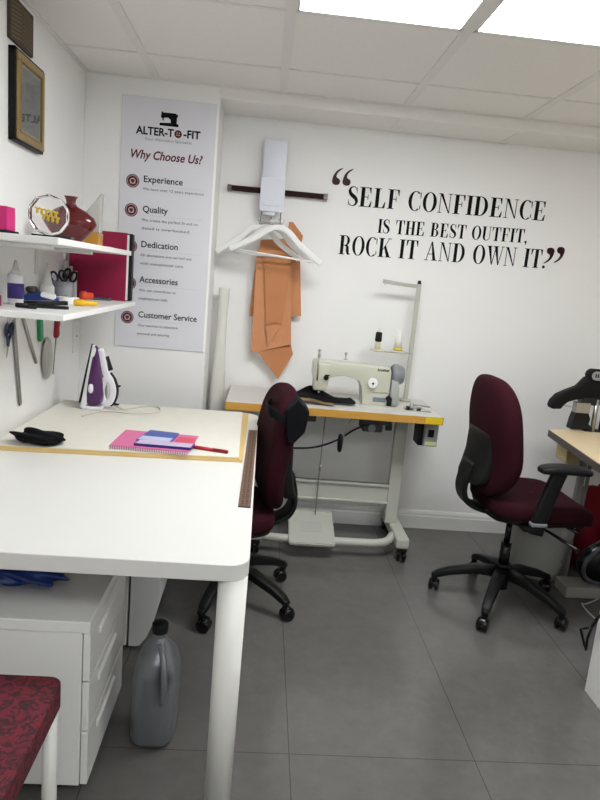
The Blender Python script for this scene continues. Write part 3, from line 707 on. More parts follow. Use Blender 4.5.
mb = MB(); mb.tube([mx @ p for p in bez([(.052, .16, 0), (.073, .13, 0), (.084, .085, 0), (.074, .04, 0), (.058, .022, 0)], 5)], 1, 10, flat=(.013, .006), up=mx.to_3x3() @ Vector((0, 0, 1)))
mb.tube([mx @ p for p in bez([(.036, .235, 0), (.048, .2, 0), (.058, .175, 0)], 4)], 1, 10, flat=(.012, .006), up=mx.to_3x3() @ Vector((0, 0, 1)))
part('grip_inlay', mb, black_gl, t)
mb = MB(); mb.sell((0, 0, 0), (.011, .021, .008), .8, .8, mx=mx @ Matrix.Translation((-.012, .095, .046))); part('steam_dial', mb, IW, t)
mb = MB(); mb.tube([mx @ Vector(p) for p in ((.07, .105, 0), (.098, .108, 0), (.105, .110, 0))], [.005, .005, .003], 8); mb.tube([mx @ Vector(p) for p in ((.06, .03, 0), (.09, .024, 0), (.10, .026, 0))], [.006, .005, .004], 8)
part('heel_rest', mb, black_pl, t)
mb = MB(); p = mx @ Vector((-.035, .0, 0)); mb.box((p.x-.02, p.y-.05, ZC2), (p.x+.07, p.y+.05, ZC2+.016), .005); part('heel', mb, IW, t)
pts = [at(112, 404, Z=ZC2+.02)]+[at(x, y, Z=ZC2+.0045) for x, y in ((125, 409), (145, 406), (158, 407), (160, 411), (150, 413), (130, 413), (110, 411), (95, 412), (82, 416))]
mb = MB(); mb.tube(bez(pts, 6), .0042, 8); part('power_cord', mb, mat('pale_cord', 'CFC8BE', .6), t)

# notebook, booklets, pen, black cloth
ZN = ZC2
t = thing('spiral_notebook', 'pink spiral notebook lying flat on the cream pressing board', 'notebook', (-.37, 2.30, ZN))
pk = mat('notebook_pink', 'D46C9A', .5)
mx = Matrix.Translation((0, 0, ZN))
nb = [(-.508, 2.176), (-.228, 2.160), (-.216, 2.395), (-.500, 2.412)]
mb = MB(); mb.prism([(p[0]*.985-.005, p[1]) for p in nb], mx, .010); part('pages', mb, mat('lined_paper', 'E4D4DC', .7), t)
mb = MB(); mb.prism(nb, mx @ Matrix.Translation((0, 0, .010)), .0015); part('cover', mb, pk, t)
mb = MB()
for k in range(34):
    p = Vector((-.502+.0082*k, 2.1765-.00047*k, ZN+.0076)); mb.tube([p+Vector((0, .007*math.cos(a*PI/4), .007*math.sin(a*PI/4))) for a in range(8)], .0011, 5, closed=True)
part('spiral_binding', mb, mat('spiral_wire', 'A86A86', .4, .4), t)
zb = ZN+.0115
mb = MB(); mb.prism([(-.425, 2.195), (-.222, 2.185), (-.215, 2.245), (-.416, 2.255)], Matrix.Translation((0, 0, zb)), .009, mi=0); mb.prism([(-.42, 2.2), (-.225, 2.19), (-.219, 2.243), (-.412, 2.252)], Matrix.Translation((0, 0, zb+.009)), .0006, mi=1)
solo('booklet', mb, [mat('booklet_navy', '33307E', .4), mat('booklet_cover', 'C9B3CF', .4, var=.3, vscale=14)], 'thin violet-edged booklet lying on the pink notebook', 'booklet')
mb = MB(); mb.prism([(-.43, 2.262), (-.305, 2.250), (-.292, 2.395), (-.405, 2.415)], Matrix.Translation((0, 0, zb)), .006, mi=0); mb.prism([(-.425, 2.268), (-.31, 2.256), (-.303, 2.31), (-.417, 2.32)], Matrix.Translation((0, 0, zb+.006)), .0005, mi=1)
solo('needle_packet', mb, [mat('packet_blue', '3C4FA0', .35), mat('packet_pale', 'B8BFDC', .35)], 'blue and pale card packet on back half of pink notebook', 'packet')
mb = MB(); mb.prism([(-.29, 2.26), (-.215, 2.255), (-.222, 2.33), (-.285, 2.34)], Matrix.Translation((0, 0, zb)), .006)
solo('needle_packet', mb, mat('packet_red', 'CF3B58', .4, var=.2, vscale=30), 'small red card packet on right side of pink notebook', 'packet')
a, b_ = at(192, 446.5, Z=ZN+.007), at(228, 452, Z=ZN+.007)
pen('pen', 'slim red pen lying right of the pink notebook', 'pen', a, b_, .0062, mat('pen_red', 'B0172B', .3), mat('pen_dark_red', '8A1020', .3))
def cloth_lump(fn_seed, c, s, m, name, label, cat, amp=.35, f=1.0):
    rnd = random.Random(fn_seed); ph = [(rnd.uniform(0, 6), rnd.uniform(2, 5)*f, rnd.uniform(2, 5)*f, rnd.uniform(2, 5)*f) for _ in range(7)]
    def fn(p):
        u = Vector((p.x/s[0], p.y/s[1], p.z/s[2])); d = sum(math.sin(a+b1*u.x+c1*u.y+d1*u.z) for a, b1, c1, d1 in ph)/7
        k = 1+amp*d*1.6; q_ = Vector((p.x*k, p.y*k, p.z*(1+amp*d*2.2))); q_.z = max(q_.z, -s[2]*.98); return q_
    mb = MB(); mb.sell((c[0], c[1], c[2]+s[2]), s, .8, .9, fn=fn, nu=56, nv=28); return solo(name, mb, m, label, cat)
black_cloth = mat('black_cloth', '0D0D10', .9, bump=.4, bscale=200, spec=.2)
cloth_lump(5, (-.75, 2.185, ZC2), (.088, .055, .022), black_cloth, 'black_cloth', 'crumpled black cloth on left near corner of pressing board', 'cloth', .3, 1.2)
# long printed ruler along the right table edge
mb = MB(); rw = mat('dark_wood_ruler', '4A352B', .45, var=.2, vscale=30, stretch=(8, 1, 1)); rt = mat('ruler_marks', '9C8068', .5)
r0, r1 = Vector((-.014, 1.735, ZT)), Vector((-.010, 2.66, ZT))
mb.prism([(-.032, 1.735), (.004, 1.733), (.009, 2.665), (-.027, 2.665)], Matrix.Translation((0, 0, ZT)), .003, mi=0)
for k in range(92):
    y = 1.745+.01*k; dx = .005*(k/92); L = .012 if k % 5 == 0 else .007
    mb.box((-.031+dx, y, ZT+.003), (-.031+dx+L, y+.0028, ZT+.0034), mi=1); mb.box((.003+dx-L, y, ZT+.003), (.003+dx, y+.0028, ZT+.0034), mi=1)
    if k % 2 == 0: mb.box((-.016+dx, y, ZT+.003), (-.012+dx, y+.007, ZT+.0034), mi=1)
solo('wooden_ruler', mb, [rw, rt], 'long dark brown ruler lying along right edge of white table', 'ruler')

# ------------------------------------------------------------------ under the table
DX, DY0, DY1, DT = -.374, 1.472, 1.885, .512
t = thing('drawer_unit', 'white three-drawer pedestal under the white work table', 'drawer unit', (-.60, 1.69, 0))
mb = MB(); mb.box((-.82, DY0, .034), (DX-.020, DY1, DT-.032), .002); part('body', mb, white_lam, t)
mb = MB(); mb.box((-.822, DY0-.004, DT-.032), (DX, DY1+.004, DT), .003); part('top_panel', mb, white_lam, t)
zs = [.034, .195, .340, .480]
for k in range(3):
    mb = MB(); mb.box((DX-.018, DY0+.002, zs[k]+.003), (DX, DY1-.002, zs[k+1]-.003), .002); d = part('drawer', mb, white_lam, t)
    mb = MB(); mb.prism([(0, 0), (.006, .004), (.006, .016), (0, .024)], Matrix(((1, 0, 0, DX), (0, 0, 1, DY0+.09), (0, 1, 0, zs[k+1]-.055), (0, 0, 0, 1))), .20, bevel=.001); part('handle', mb, white_plastic, d)
for x in (-.77, -.45):
    for y in (DY0+.05, DY1-.05):
        mb = MB(); mb.cyl((x-.012, y, .016), (x+.012, y, .016), .016, seg=18); mb.box((x-.015, y-.015, .025), (x+.015, y+.015, .034)); part('castor', mb, black_pl, t)
pb = at(25, 580, Z=DT+.03)
cloth_lump(9, (pb.x-.02, pb.y+.05, DT), (.115, .05, .026), mat('blue_film', '18347C', .25, var=.3, vscale=30, coat=.3), 'blue_bag', 'crumpled blue plastic bag on top of the white drawer pedestal', 'bag', .2, 1.6)
# bow-fronted white bin behind the pedestal
pr = [at(x, y, Y=2.15) for x, y in ((134, 647), (139, 646), (146, 638), (152, 626), (157, 611), (160, 595), (161, 575))]
pf = [(p.x, max(p.z, .012)) for p in pr]+[(pr[-1].x+.002, .36), (pr[-1].x-.01, .45), (pr[-1].x-.03, .47), (-.408, .47), (-.408, .012)]
t = thing('storage_bin', 'white bow-fronted bin behind the drawer pedestal under the table', 'bin', (-.45, 2.3, 0))
mb = MB(); mb.prism(pf, facing_cam_plane(0, 2.39, 0), .24, bevel=.003); part('front', mb, white_plastic, t)
mb = MB(); mb.box((-.62, 2.152, .012), (-.416, 2.38, .46), .004); part('body', mb, white_plastic, t)
mb = MB(); mb.box((-.60, 2.18, 0), (-.42, 2.36, .012)); part('plinth', mb, black_pl, t)

# silver grey jug
jo = Vector((-.240, 1.725, 0)); t = thing('plastic_jug', 'silver-grey plastic jug with black cap on floor beside the pedestal', 'jug', jo)
jm = mat('silver_plastic', '7A7C80', .32, .4, var=.05)
prof = [(.0, .048), (.006, .058), (.02, .065), (.06, .067), (.20, .067), (.235, .064), (.265, .056), (.295, .042), (.318, .027), (.326, .020), (.345, .019)]
def jug(u, v):
    k = v*(len(prof)-1); i = min(int(k), len(prof)-2); f = k-i
    z = prof[i][0]+(prof[i+1][0]-prof[i][0])*f; a = prof[i][1]+(prof[i+1][1]-prof[i][1])*f
    e = .62 if z < .25 else .62+.38*min(1, (z-.25)/.06)
    an = u*2*PI; cx, sy = math.cos(an), math.sin(an)
    x = a*math.copysign(abs(cx)**e, cx); y = (a*1.25 if z < .27 else a*(1.25-.25*min(1, (z-.27)/.05)))*math.copysign(abs(sy)**e, sy)
    g = math.exp(-((x-.032)/.020)**2-((z-.215)/.05)**2)      # grip hollow on the right of the front face
    if y < 0: y += .022*g
    return jo+Vector((x+.004*z/.3, y, z))
mb = MB(); P = mb.grid(jug, 48, 60, cu=True); mb.bm.faces.new([r[0] for r in P]); mb.bm.faces.new([r[-1] for r in P]); part('body', mb, jm, t)
mb = MB(); mb.tube(bez([jo+Vector(p) for p in ((.010, -.028, .312), (.026, -.055, .285), (.034, -.078, .245), (.036, -.086, .20), (.034, -.083, .165))], 6), 1, 12, flat=(.017, .008), up=(1, 0, 0)); part('grip', mb, jm, t)
mb = MB(); mb.lathe([(0, .340), (.023, .340), (.024, .343), (.024, .366), (.022, .369), (0, .369)], jo+Vector((.0045, 0, 0)), 28); part('cap', mb, black_pl, t)

# stool with damask seat
so = Vector((-.582, 1.09, 0)); t = thing('stool', 'stool with dark red damask seat and white legs, front left', 'stool', so)
dm = bpy.data.materials.new('red_damask'); dm.use_nodes = True; nt = dm.node_tree; b = nt.nodes['Principled BSDF']; b.inputs['Roughness'].default_value = .8
tc = nt.nodes.new('ShaderNodeTexCoord'); n1 = nt.nodes.new('ShaderNodeTexNoise'); n1.inputs['Scale'].default_value = 38; n1.inputs['Detail'].default_value = 2; n1.inputs['Distortion'].default_value = 2.2
n2 = nt.nodes.new('ShaderNodeTexNoise'); n2.inputs['Scale'].default_value = 220
cr = nt.nodes.new('ShaderNodeValToRGB'); cr.color_ramp.elements[0].position = .44; cr.color_ramp.elements[0].color = hexc('360B14'); cr.color_ramp.elements[1].position = .56; cr.color_ramp.elements[1].color = hexc('661223')
mm = nt.nodes.new('ShaderNodeMix'); mm.data_type = 'RGBA'; mm.blend_type = 'OVERLAY'; mm.inputs[0].default_value = .5
nt.links.new(tc.outputs['Object'], n1.inputs['Vector']); nt.links.new(tc.outputs['Object'], n2.inputs['Vector']); nt.links.new(n1.outputs['Fac'], cr.inputs[0]); nt.links.new(cr.outputs[0], mm.inputs[6])
bw = nt.nodes.new('ShaderNodeRGBToBW'); nt.links.new(n2.outputs['Color'], bw.inputs[0]); nt.links.new(bw.outputs[0], mm.inputs[7]); nt.links.new(mm.outputs[2], b.inputs['Base Color'])
mb = MB(); mb.prism(rrect(.40, .40, .03, 6, so.x, so.y), Matrix.Translation((0, 0, .425)), .06, bevel=.012, smooth=True, seg=3); part('seat', mb, dm, t)
for x in (so.x-.178, so.x+.178):
    for y in (so.y-.175, so.y+.175):
        mb = MB(); mb.tube([(x, y, .0), (x, y, .427)], .0165, 18); part('leg', mb, white_metal, t)

# ------------------------------------------------------------------ office chairs (built facing +X, then placed)
def office_chair(label, loc, face, phi, drop, group, arms=(-1,)):
    """phi: angle of the first castor arm in the room; drop: how far the gas lift is lowered"""
    t = thing('office_chair', label, 'chair', (0, 0, 0), group)
    dz = -drop
    mb = MB(); mb.cyl((0, 0, .075), (0, 0, .175), .034, .030, 24); mb.cyl((0, 0, .175), (0, 0, .195), .036, .034, 24); part('hub', mb, black_pl, t)
    for k in range(5):
        a = phi-face+2*PI*k/5; d = Vector((math.cos(a), math.sin(a), 0)); s = Vector((-d.y, d.x, 0))
        mb = MB(); mb.tube([d*.02+Vector((0, 0, .150)), d*.12+Vector((0, 0, .146)), d*.24+Vector((0, 0, .112)), d*.285+Vector((0, 0, .092)), d*.312+Vector((0, 0, .074))], [1.15, 1.0, .82, .75, .5], 14, flat=(.026, .020), up=(0, 0, 1))
        mb.cyl(d*.30+Vector((0, 0, .05)), d*.30+Vector((0, 0, .095)), .013, .015, 14)
        lg = part('base_arm', mb, black_pl, t)
        ca = a+1.1+k*1.7; cd = Vector((math.cos(ca), math.sin(ca), 0)); cs = Vector((-cd.y, cd.x, 0)); c = d*.30+cd*.012+Vector((0, 0, .028))
        mb = MB()
        for sg in (-1, 1):
            w0 = c+cs*sg*.006; w1 = c+cs*sg*.024; mb.tube([w0, w0+(w1-w0)*.15, w0+(w1-w0)*.8, w1], [.022, .0275, .0275, .019], 22)
        mb.tube([c+cs*-.006+Vector((0, 0, .0)), c+cs*.006], .016, 14)
        mb.tube([c+cd*.026*math.cos(q)+Vector((0, 0, .031*math.sin(q))) for q in [PI*i/8 for i in range(9)]], 1, 8, flat=(.016, .003), up=cs.cross(Vector((0, 0, 1))) if False else None)
        part('castor', mb, black_gl, lg)
    mb = MB(); mb.cyl((0, 0, .18), (0, 0, .30+dz*.5), .024, .024, 20); mb.cyl((0, 0, .28+dz), (0, 0, .41+dz), .014, .014, 16); part('gas_lift', mb, black_gl, t)
    mb = MB(); mb.prism([(-.16, .03), (-.10, -.005), (.04, -.03), (.10, -.02), (.20, .02), (.20, .045), (-.16, .055)], Matrix(((1, 0, 0, 0), (0, 0, -1, .085), (0, 1, 0, .43+dz), (0, 0, 0, 1))), .17, bevel=.012, smooth=True)
    part('mechanism', mb, black_pl, t)
    mb = MB(); mb.tube([(.06, -.08, .43+dz), (.10, -.20, .425+dz), (.17, -.275, .395+dz), (.175, -.285, .385+dz)], [.006, .006, .007, .011], 8); mb.tube([(.16, -.08, .45+dz), (.20, -.23, .445+dz)], [.006, .009], 8); part('lever', mb, black_gl, t)
    def seatf(p):
        x, y, z = p; z -= .045*max(0, (x-.10)/.15)**2*(1 if x > .10 else 0); z += .012*(y/.24)**2 + .010*max(0, (-x)/.25)
        return (x, y*(1-.10*max(0, x/.25)), z)
    mb = MB(); mb.sell((.080, 0, .500+dz), (.240, .238, .046), .42, .50, fn=seatf, nu=44, nv=20); part('seat', mb, burg_fab, t)
    mb = MB(); mb.sell((.07, 0, .464+dz), (.222, .22, .022), .4, .5, fn=seatf, nu=36, nv=12); part('seat_shell', mb, black_pl, t)
    # backrest: curved pad, narrower and rounder at the top
    def bend(p):
        x, y, z = p; u = z/.262
        y *= (1-.13*max(0, u)**2-.16*max(0, -u)**2)
        x += -.016*u*max(0, u) + .028*math.exp(-((u+.45)/.5)**2) + .028*(abs(y)/.22)**2 - .02
        return (x, y, z)
    bc = (-.150, 0, .800+dz)
    mb = MB(); mb.sell(bc, (.056, .228, .262), .62, .62, fn=lambda p: bend(p), nu=48, nv=36); part('backrest', mb, burg_fab, t)
    def shf(p):
        x, y, z = p; q = bend((0, y, z-.090)); return (q[0]-.044+x-.010*(1-abs(y)/.2)+.020*(z/.115), y, z)
    mb = MB(); mb.sell((bc[0], 0, bc[2]-.090), (.032, .130, .120), .30, .35, fn=shf, nu=40, nv=24); part('back_shell', mb, black_pl, t)
    mb = MB(); mb.tube(bez([(-.215, 0, .73+dz), (-.245, 0, .64+dz), (-.262, 0, .56+dz), (-.245, 0, .485+dz), (-.18, 0, .452+dz), (-.08, 0, .445+dz)], 6), 1, 12, flat=(.045, .011), up=(0, 1, 0)) if False else mb.tube(bez([(-.232, 0, .68+dz), (-.250, 0, .60+dz), (-.252, 0, .54+dz), (-.225, 0, .490+dz), (-.16, 0, .462+dz), (-.08, 0, .450+dz)], 6), 1, 14, flat=(.012, .055), up=(0, 1, 0)); part('back_bar', mb, black_pl, t)
    for sg in arms:
        y = sg*.272
        mb = MB(); mb.tube([(-.03, sg*.16, .462+dz), (-.02, sg*.235, .455+dz), (-.012, y, .470+dz)], 1, 12, flat=(.035, .010), up=(0, 0, 1))
        mb.tube(bez([(-.020, y, .452+dz), (-.006, y, .53+dz), (.026, y, .66+dz), (.044, y, .722+dz)], 5), 1, 14, flat=(.031, .015), up=(0, 1, 0))
        ar = part('armrest', mb, black_pl, t)
        mb = MB(); mb.sell((.065, y, .737+dz), (.112, .043, .017), .5, .55, fn=lambda p: (p[0], p[1], p[2]-.010*(p[0]/.12)**2), nu=36, nv=12); part('arm_pad', mb, black_pl, ar)
        mb = MB(); mb.box((-.046, y-.018, .487+dz), (.020, y+.018, .503+dz), .004); part('collar', mb, grey_plastic, ar)
    t.location = loc; t.rotation_euler = (0, 0, face); ORG[t.name] = Vector(loc)
    return t
office_chair('burgundy office chair standing clear on the right, rear of backrest facing left', (1.195, 2.675, 0), math.radians(2.5), math.radians(22), 0.0, 'burgundy office chairs')
office_chair('burgundy office chair pushed under the white work table with a black bag on its back', (-.062, 2.585, 0), PI+math.radians(9), math.radians(-36), 0.10, 'burgundy office chairs', ())
# black bag hung over the second chair's backrest
t = thing('black_bag', 'black angular bag strapped over the backrest of the chair by the work table', 'bag', (.18, 2.56, .72))
pg = [at(x, y, Y=2.36) for x, y in ((286, 411), (299, 400), (310, 413), (305, 433), (291, 447), (287, 441))]
mb = MB(); mb.prism([(p.x, p.z) for p in pg][::-1], facing_cam_plane(0, 2.48, 0), .12, bevel=.007); part('pouch', mb, black_cloth, t)
mb = MB(); q = [at(x, y, Y=Y_) for x, y, Y_ in ((292, 424, 2.42), (284, 420, 2.365), (276, 415, 2.362), (269, 410, 2.385), (266.5, 405, 2.55), (272, 400, 2.70), (281, 400, 2.76), (290, 408, 2.66), (292, 414, 2.54))]
mb.tube(bez(q, 6), 1, 12, flat=(.0035, .016), up=(0, 0, 1)); part('strap', mb, black_cloth, t)

# ------------------------------------------------------------------ industrial sewing table
SX0, SX1, SY0, SY1, SZ = -.155, .935, 3.03, 3.515, .785
t = thing('sewing_table', 'industrial sewing table with beech-edged grey top on castors at back wall', 'table', ((SX0+SX1)/2, 3.27, 0))
mb = MB(); mb.prism(rrect(SX1-SX0-.006, SY1-SY0-.006, .012, 4, (SX0+SX1)/2, (SY0+SY1)/2), Matrix.Translation((0, 0, SZ-.038)), .038); part('tabletop', mb, table_grey, t)
mb = MB()
for lo, hi in (((SX0, SY0), (SX1, SY0+.004)), ((SX0, SY1-.004), (SX1, SY1)), ((SX0, SY0), (SX0+.004, SY1)), ((SX1-.004, SY0), (SX1, SY1))): mb.box((lo[0], lo[1], SZ-.038), (hi[0], hi[1], SZ-.0008))
part('edge_band', mb, yellow_wood, t)
mb = MB(); mb.box((.845, SY0-.0012, SZ-.034), (.93, SY0, SZ-.004)); 
part('sticker', mb, [mat('yellow_sticker', 'E6C81E', .4)], t, 'yellow sticker')
legs = []
for x in (.782, .070):
    mb = MB(); mb.box((x-.033, 3.25, .125), (x+.033, 3.29, SZ-.045), .004); mb.box((x-.045, 3.10, SZ-.05), (x+.045, 3.46, SZ-.038), .003); part('leg', mb, grey_enamel, t)
    xf = x+(.028 if x > .5 else -.028); mb = MB(); mb.box((xf-.034, 3.035, .072), (xf+.034, 3.50, .128), .010); ft = part('foot', mb, grey_enamel, t)
    for y in (3.055, 3.475):
        mb = MB()
        for sg in (-1, 1): mb.tube([(xf+sg*.006, y, .027), (xf+sg*.009, y, .027), (xf+sg*.02, y, .027), (xf+sg*.024, y, .027)], [.018, .027, .027, .02], 20)
        mb.box((xf-.026, y-.02, .052), (xf+.026, y+.025, .075), .004); mb.tube([(xf-.028, y, .028), (xf+.028, y, .028)], .007, 10, mi=1)
        mb.box((xf-.022, y-.044, .040), (xf+.022, y-.020, .047), .002)
        part('castor', mb, [black_gl, steel], ft)
mb = MB(); mb.box((.03, 3.262, .235), (.755, 3.285, .345), .004); mb.box((.03, 3.25, .332), (.755, 3.29, .345), .002); mb.box((.03, 3.25, .235), (.755, 3.29, .246), .002); part('cross_brace', mb, grey_enamel, t)
mb = MB(); mb.tube(bez([(.775, 3.15, .100), (.735, 3.085, .092), (.66, 3.065, .085), (.50, 3.060, .085), (.28, 3.060, .085), (.12, 3.065, .085), (.05, 3.085, .092), (.01, 3.15, .100)], 5), .021, 16); part('foot_rail', mb, grey_enamel, t)
c = at(310, 530, Z=.105)
pmx = Matrix.Translation((.333, 3.13, .122)) @ rotm(math.radians(16), 0, 0)
mb = MB(); mb.prism(rrect(.240, .285, .012, 4), pmx, .008, bevel=.002); mb.prism(rrect(.228, .273, .012, 4), pmx @ Matrix.Translation((0, 0, -.012)), .012)
mb.prism(rrect(.11, .085, .006, 3), pmx @ Matrix.Translation((0, .0, .008)), .0015, mi=1)
for sx in (-1, 1): mb.prism(rrect(.008, .27, .003, 2, sx*.112), pmx @ Matrix.Translation((0, 0, .008)), .004)
for sy in (-1, 1): mb.prism(rrect(.22, .008, .003, 2, 0, sy*.134), pmx @ Matrix.Translation((0, 0, .008)), .004)
part('treadle', mb, [grey_enamel, mat('treadle_pad', 'B5B4AC', .6)], t)
mb = MB(); mb.tube([(.36, 3.23, .15), (.362, 3.24, .45), (.366, 3.25, SZ-.04)], .0035, 8); mb.tube([(.3625, 3.24, .40), (.363, 3.241, .44)], .006, 8); part('pull_rod', mb, steel, t)
kp = at(340, 443, Y=3.12)
mb = MB(); mb.sell(kp, (.013, .03, .048), .7, .8); kl = part('knee_pad', mb, black_pl, t)
mb = MB(); mb.tube(bez([kp+Vector((.012, 0, .0)), kp+Vector((.022, .01, .07)), kp+Vector((.045, .02, .122)), kp+Vector((.10, .04, .126)), kp+Vector((.165, .06, .122))], 6), .0045, 8); part('knee_rod', mb, steel, kl)
mb = MB(); mb.box((.555, 3.16, .655), (.66, 3.30, SZ-.038), .006); mb.box((.545, 3.14, .70), (.70, 3.20, SZ-.038), .004); mb.cyl((.69, 3.15, .675), (.69, 3.18, .735), .018, seg=14); mb.cyl((.60, 3.14, .68), (.60, 3.165, .68), .02, seg=14, mi=1); part('motor', mb, [mat('dark_motor', '3A3A3A', .45), grey_plastic], t)
mb = MB(); mb.box((.20, 3.06, SZ-.075), (.30, 3.20, SZ-.038), .004); part('drawer_tray', mb, mat('dark_tray', '2E2E30', .5), t)
mb = MB(); mb.tube(bez([(.58, 3.16, .70), (.50, 3.14, .66), (.42, 3.13, .605), (.30, 3.14, .555), (.12, 3.16, .535), (-.05, 3.2, .50)], 6), .005, 8); part('cable', mb, black_pl, t)
mb = MB(); mb.box((.845, 3.13, .61), (.885, 3.24, SZ-.038), .004, mi=0); mb.box((.868, 3.10, .615), (.938, 3.23, .735), .005, mi=1); mb.box((.885, 3.097, .665), (.915, 3.10, .705), .001, mi=0); mb.box((.875, 3.098, .623), (.932, 3.10, .640), .0008, mi=2); part('switch_box', mb, [black_pl, mat('switch_grey', 'A9A9A2', .45), mat('switch_label', 'D7DB9A', .5)], t)

# ------------------------------------------------------------------ sewing machine
YM = 3.27
t = thing('sewing_machine', 'cream industrial sewing machine on the beech-edged table', 'sewing machine', (.47, YM, SZ))
mb = MB(); mb.box((.19, YM-.088, SZ), (.70, YM+.088, SZ+.006), .002); part('bed_plate', mb, mat('polished_bed', 'D4D2CB', .22, .3), t)
mb = MB(); Z = lambda z: z
body = [(.300, .893), (.282, .90), (.276, .93), (.276, .988), (.288, 1.001), (.40, .998), (.66, .992), (.678, .986), (.684, .968), (.684, .87), (.682, .862), (.684, .80), (.684, SZ+.005), (.548, SZ+.005), (.545, .82), (.535, .880), (.520, .908), (.49, .922), (.44, .930), (.40, .926), (.37, .915), (.345, .900)]
mb.prism(body, facing_cam_plane(0, YM+.055, 0), .115, bevel=.010, smooth=True, seg=3); part('arm_body', mb, cream_enamel, t)
mb = MB(); mb.prism([(.284, .845), (.348, .845), (.356, .865), (.362, .915), (.362, .985), (.284, .985)], facing_cam_plane(0, YM+.060, 0), .125, bevel=.006, smooth=True); part('head', mb, cream_enamel, t)
mb = MB(); mb.tube([(.302, YM-.03, 1.012), (.302, YM-.03, 1.045)], [.007, .006], 10); mb.tube([(.302, YM-.03, 1.045), (.302, YM-.03, 1.055)], [.009, .008], 10); mb.tube([(.300, YM-.069, .90), (.300, YM-.069, 1.02)], .005, 8); part('needle_bar_knob', mb, steel, t)
mb = MB(); mb.tube([(.318, YM-.02, .845), (.318, YM-.02, .81)], .006, 10); mb.tube([(.318, YM-.02, .81), (.318, YM-.02, SZ+.008)], [.002, .001], 6); part('needle_bar', mb, chrome, t)
mb = MB(); mb.tube([(.325, YM+.01, .845), (.325, YM+.01, SZ+.012)], .004, 8); mb.box((.312, YM-.03, SZ+.0065), (.338, YM+.02, SZ+.011), .001); part('presser_foot', mb, chrome, t)
mb = MB(); mb.tube([(.345, YM-.066, .915), (.345, YM-.076, .915)], [.014, .012], 16); mb.tube([(.345, YM-.076, .915), (.345, YM-.088, .915)], [.007, .007], 10); mb.box((.338, YM-.074, .925), (.362, YM-.066, .932), .001); part('tension_dial', mb, black_gl, t)
mb = MB(); mb.tube([(.445, YM, 1.008), (.445, YM, 1.035)], .004, 8); mb.tube([(.445, YM, 1.035), (.445, YM, 1.048)], [.008, .006], 10); mb.box((.436, YM-.01, 1.008), (.454, YM+.01, 1.014), .001); part('thread_guide', mb, steel, t)
mb = MB(); mb.tube([(.589, YM-.060, .906), (.589, YM-.066, .906), (.589, YM-.078, .906), (.589, YM-.082, .906)], [.026, .0275, .0265, .022], 26); d = part('stitch_dial', mb, white_plastic, t, 'round white stitch dial')
mb = MB(); mb.tube([(.589, YM-.082, .906), (.589, YM-.090, .906)], [.006, .004], 12); part('dial_pin', mb, black_gl, d)
mb = MB(); add_text(mb, 'brother', facing_cam_plane(.610, YM-.0605, .970), .020, .062, bold=.0006, ext=.0008); part('lettering', mb, ink, t)
mb = MB(); mb.box((.60, YM-.0625, .808), (.668, YM-.060, .832), .0008); part('model_plate', mb, mat('plate_blue_grey', '6F7D88', .4), t)
mb = MB(); mb.box((.56, YM-.066, .860), (.688, YM-.06, .864), .001); part('seam_cover', mb, cream_enamel, t)
mb = MB()
mb.tube([(.694, YM, .950), (.705, YM, .950), (.728, YM, .950), (.735, YM, .950), (.752, YM, .950), (.760, YM, .950)], [.045, .056, .058, .050, .048, .040], 30); part('handwheel', mb, grey_plastic, t)
mb = MB(); mb.prism([(.692, SZ+.006), (.742, SZ+.006), (.738, .88), (.728, .93), (.692, .93)], facing_cam_plane(0, YM+.05, 0), .10, bevel=.006, smooth=True); part('belt_cover', mb, mat('belt_cover_grey', 'A8A9A4', .45), t)
mb = MB(); mb.box((.675, YM-.075, SZ+.006), (.70, YM-.055, SZ+.05), .004); mb.cyl((.682, YM-.09, SZ+.045), (.682, YM-.06, SZ+.045), .015, seg=14); part('reverse_lever', mb, black_pl, t)
bw_ = thing('bobbin_winder', 'small metal bobbin winder on table top right of sewing machine', 'bobbin winder', (.82, 3.18, SZ))
mb = MB(); mb.box((.765, 3.14, SZ), (.90, 3.20, SZ+.006), .002); part('plate', mb, chrome, bw_)
mb = MB(); mb.cyl((.80, 3.17, SZ+.006), (.80, 3.17, SZ+.035), .012, seg=16); mb.tube([(.80, 3.17, SZ+.028), (.85, 3.16, SZ+.030), (.895, 3.17, SZ+.024)], .004, 8); mb.tube([(.775, 3.15, SZ+.018), (.85, 3.15, SZ+.018)], .005, 8); part('spindle', mb, steel, bw_)
mb = MB(); mb.cyl((.835, 3.155, SZ+.006), (.835, 3.155, SZ+.016), .011, seg=16); part('knob', mb, black_gl, bw_); mb = MB(); mb.box((.768, 3.142, SZ+.006), (.785, 3.165, SZ+.024), .003); part('catch', mb, black_gl, bw_)

# black cloth piece with gold zip under the needle
g = mat('gold_satin', '8C7444', .4, .4, var=.2, vscale=40)
mb = MB()
def cl(u, v):
    x = .165+.33*u; y = 3.15+.17*v; h = .004+.046*math.exp(-((u-.32)/.26)**2)*(.35+.65*v)+.008*math.sin(9*u+4*v)*(.4+v)
    return Vector((x+.02*math.sin(3*v), y, SZ+.0075+max(.003, h)))
mb.grid(cl, 26, 14); mb.grid(lambda u, v: cl(u, v)-Vector((0, 0, .003)), 26, 14, flip=True)
ct = thing('garment_piece', 'black garment piece with gold trim lying under the machine needle', 'garment', (.32, 3.2, SZ))
part('cloth', mb, black_cloth, ct)
mb = MB(); mb.grid(lambda u, v: cl(u*.72, 0)+Vector((-.012, -.045+.048*v, -.006+.004*v+.001*math.sin(30*u))), 26, 4); part('gold_trim', mb, g, ct, 'dull gold trim')

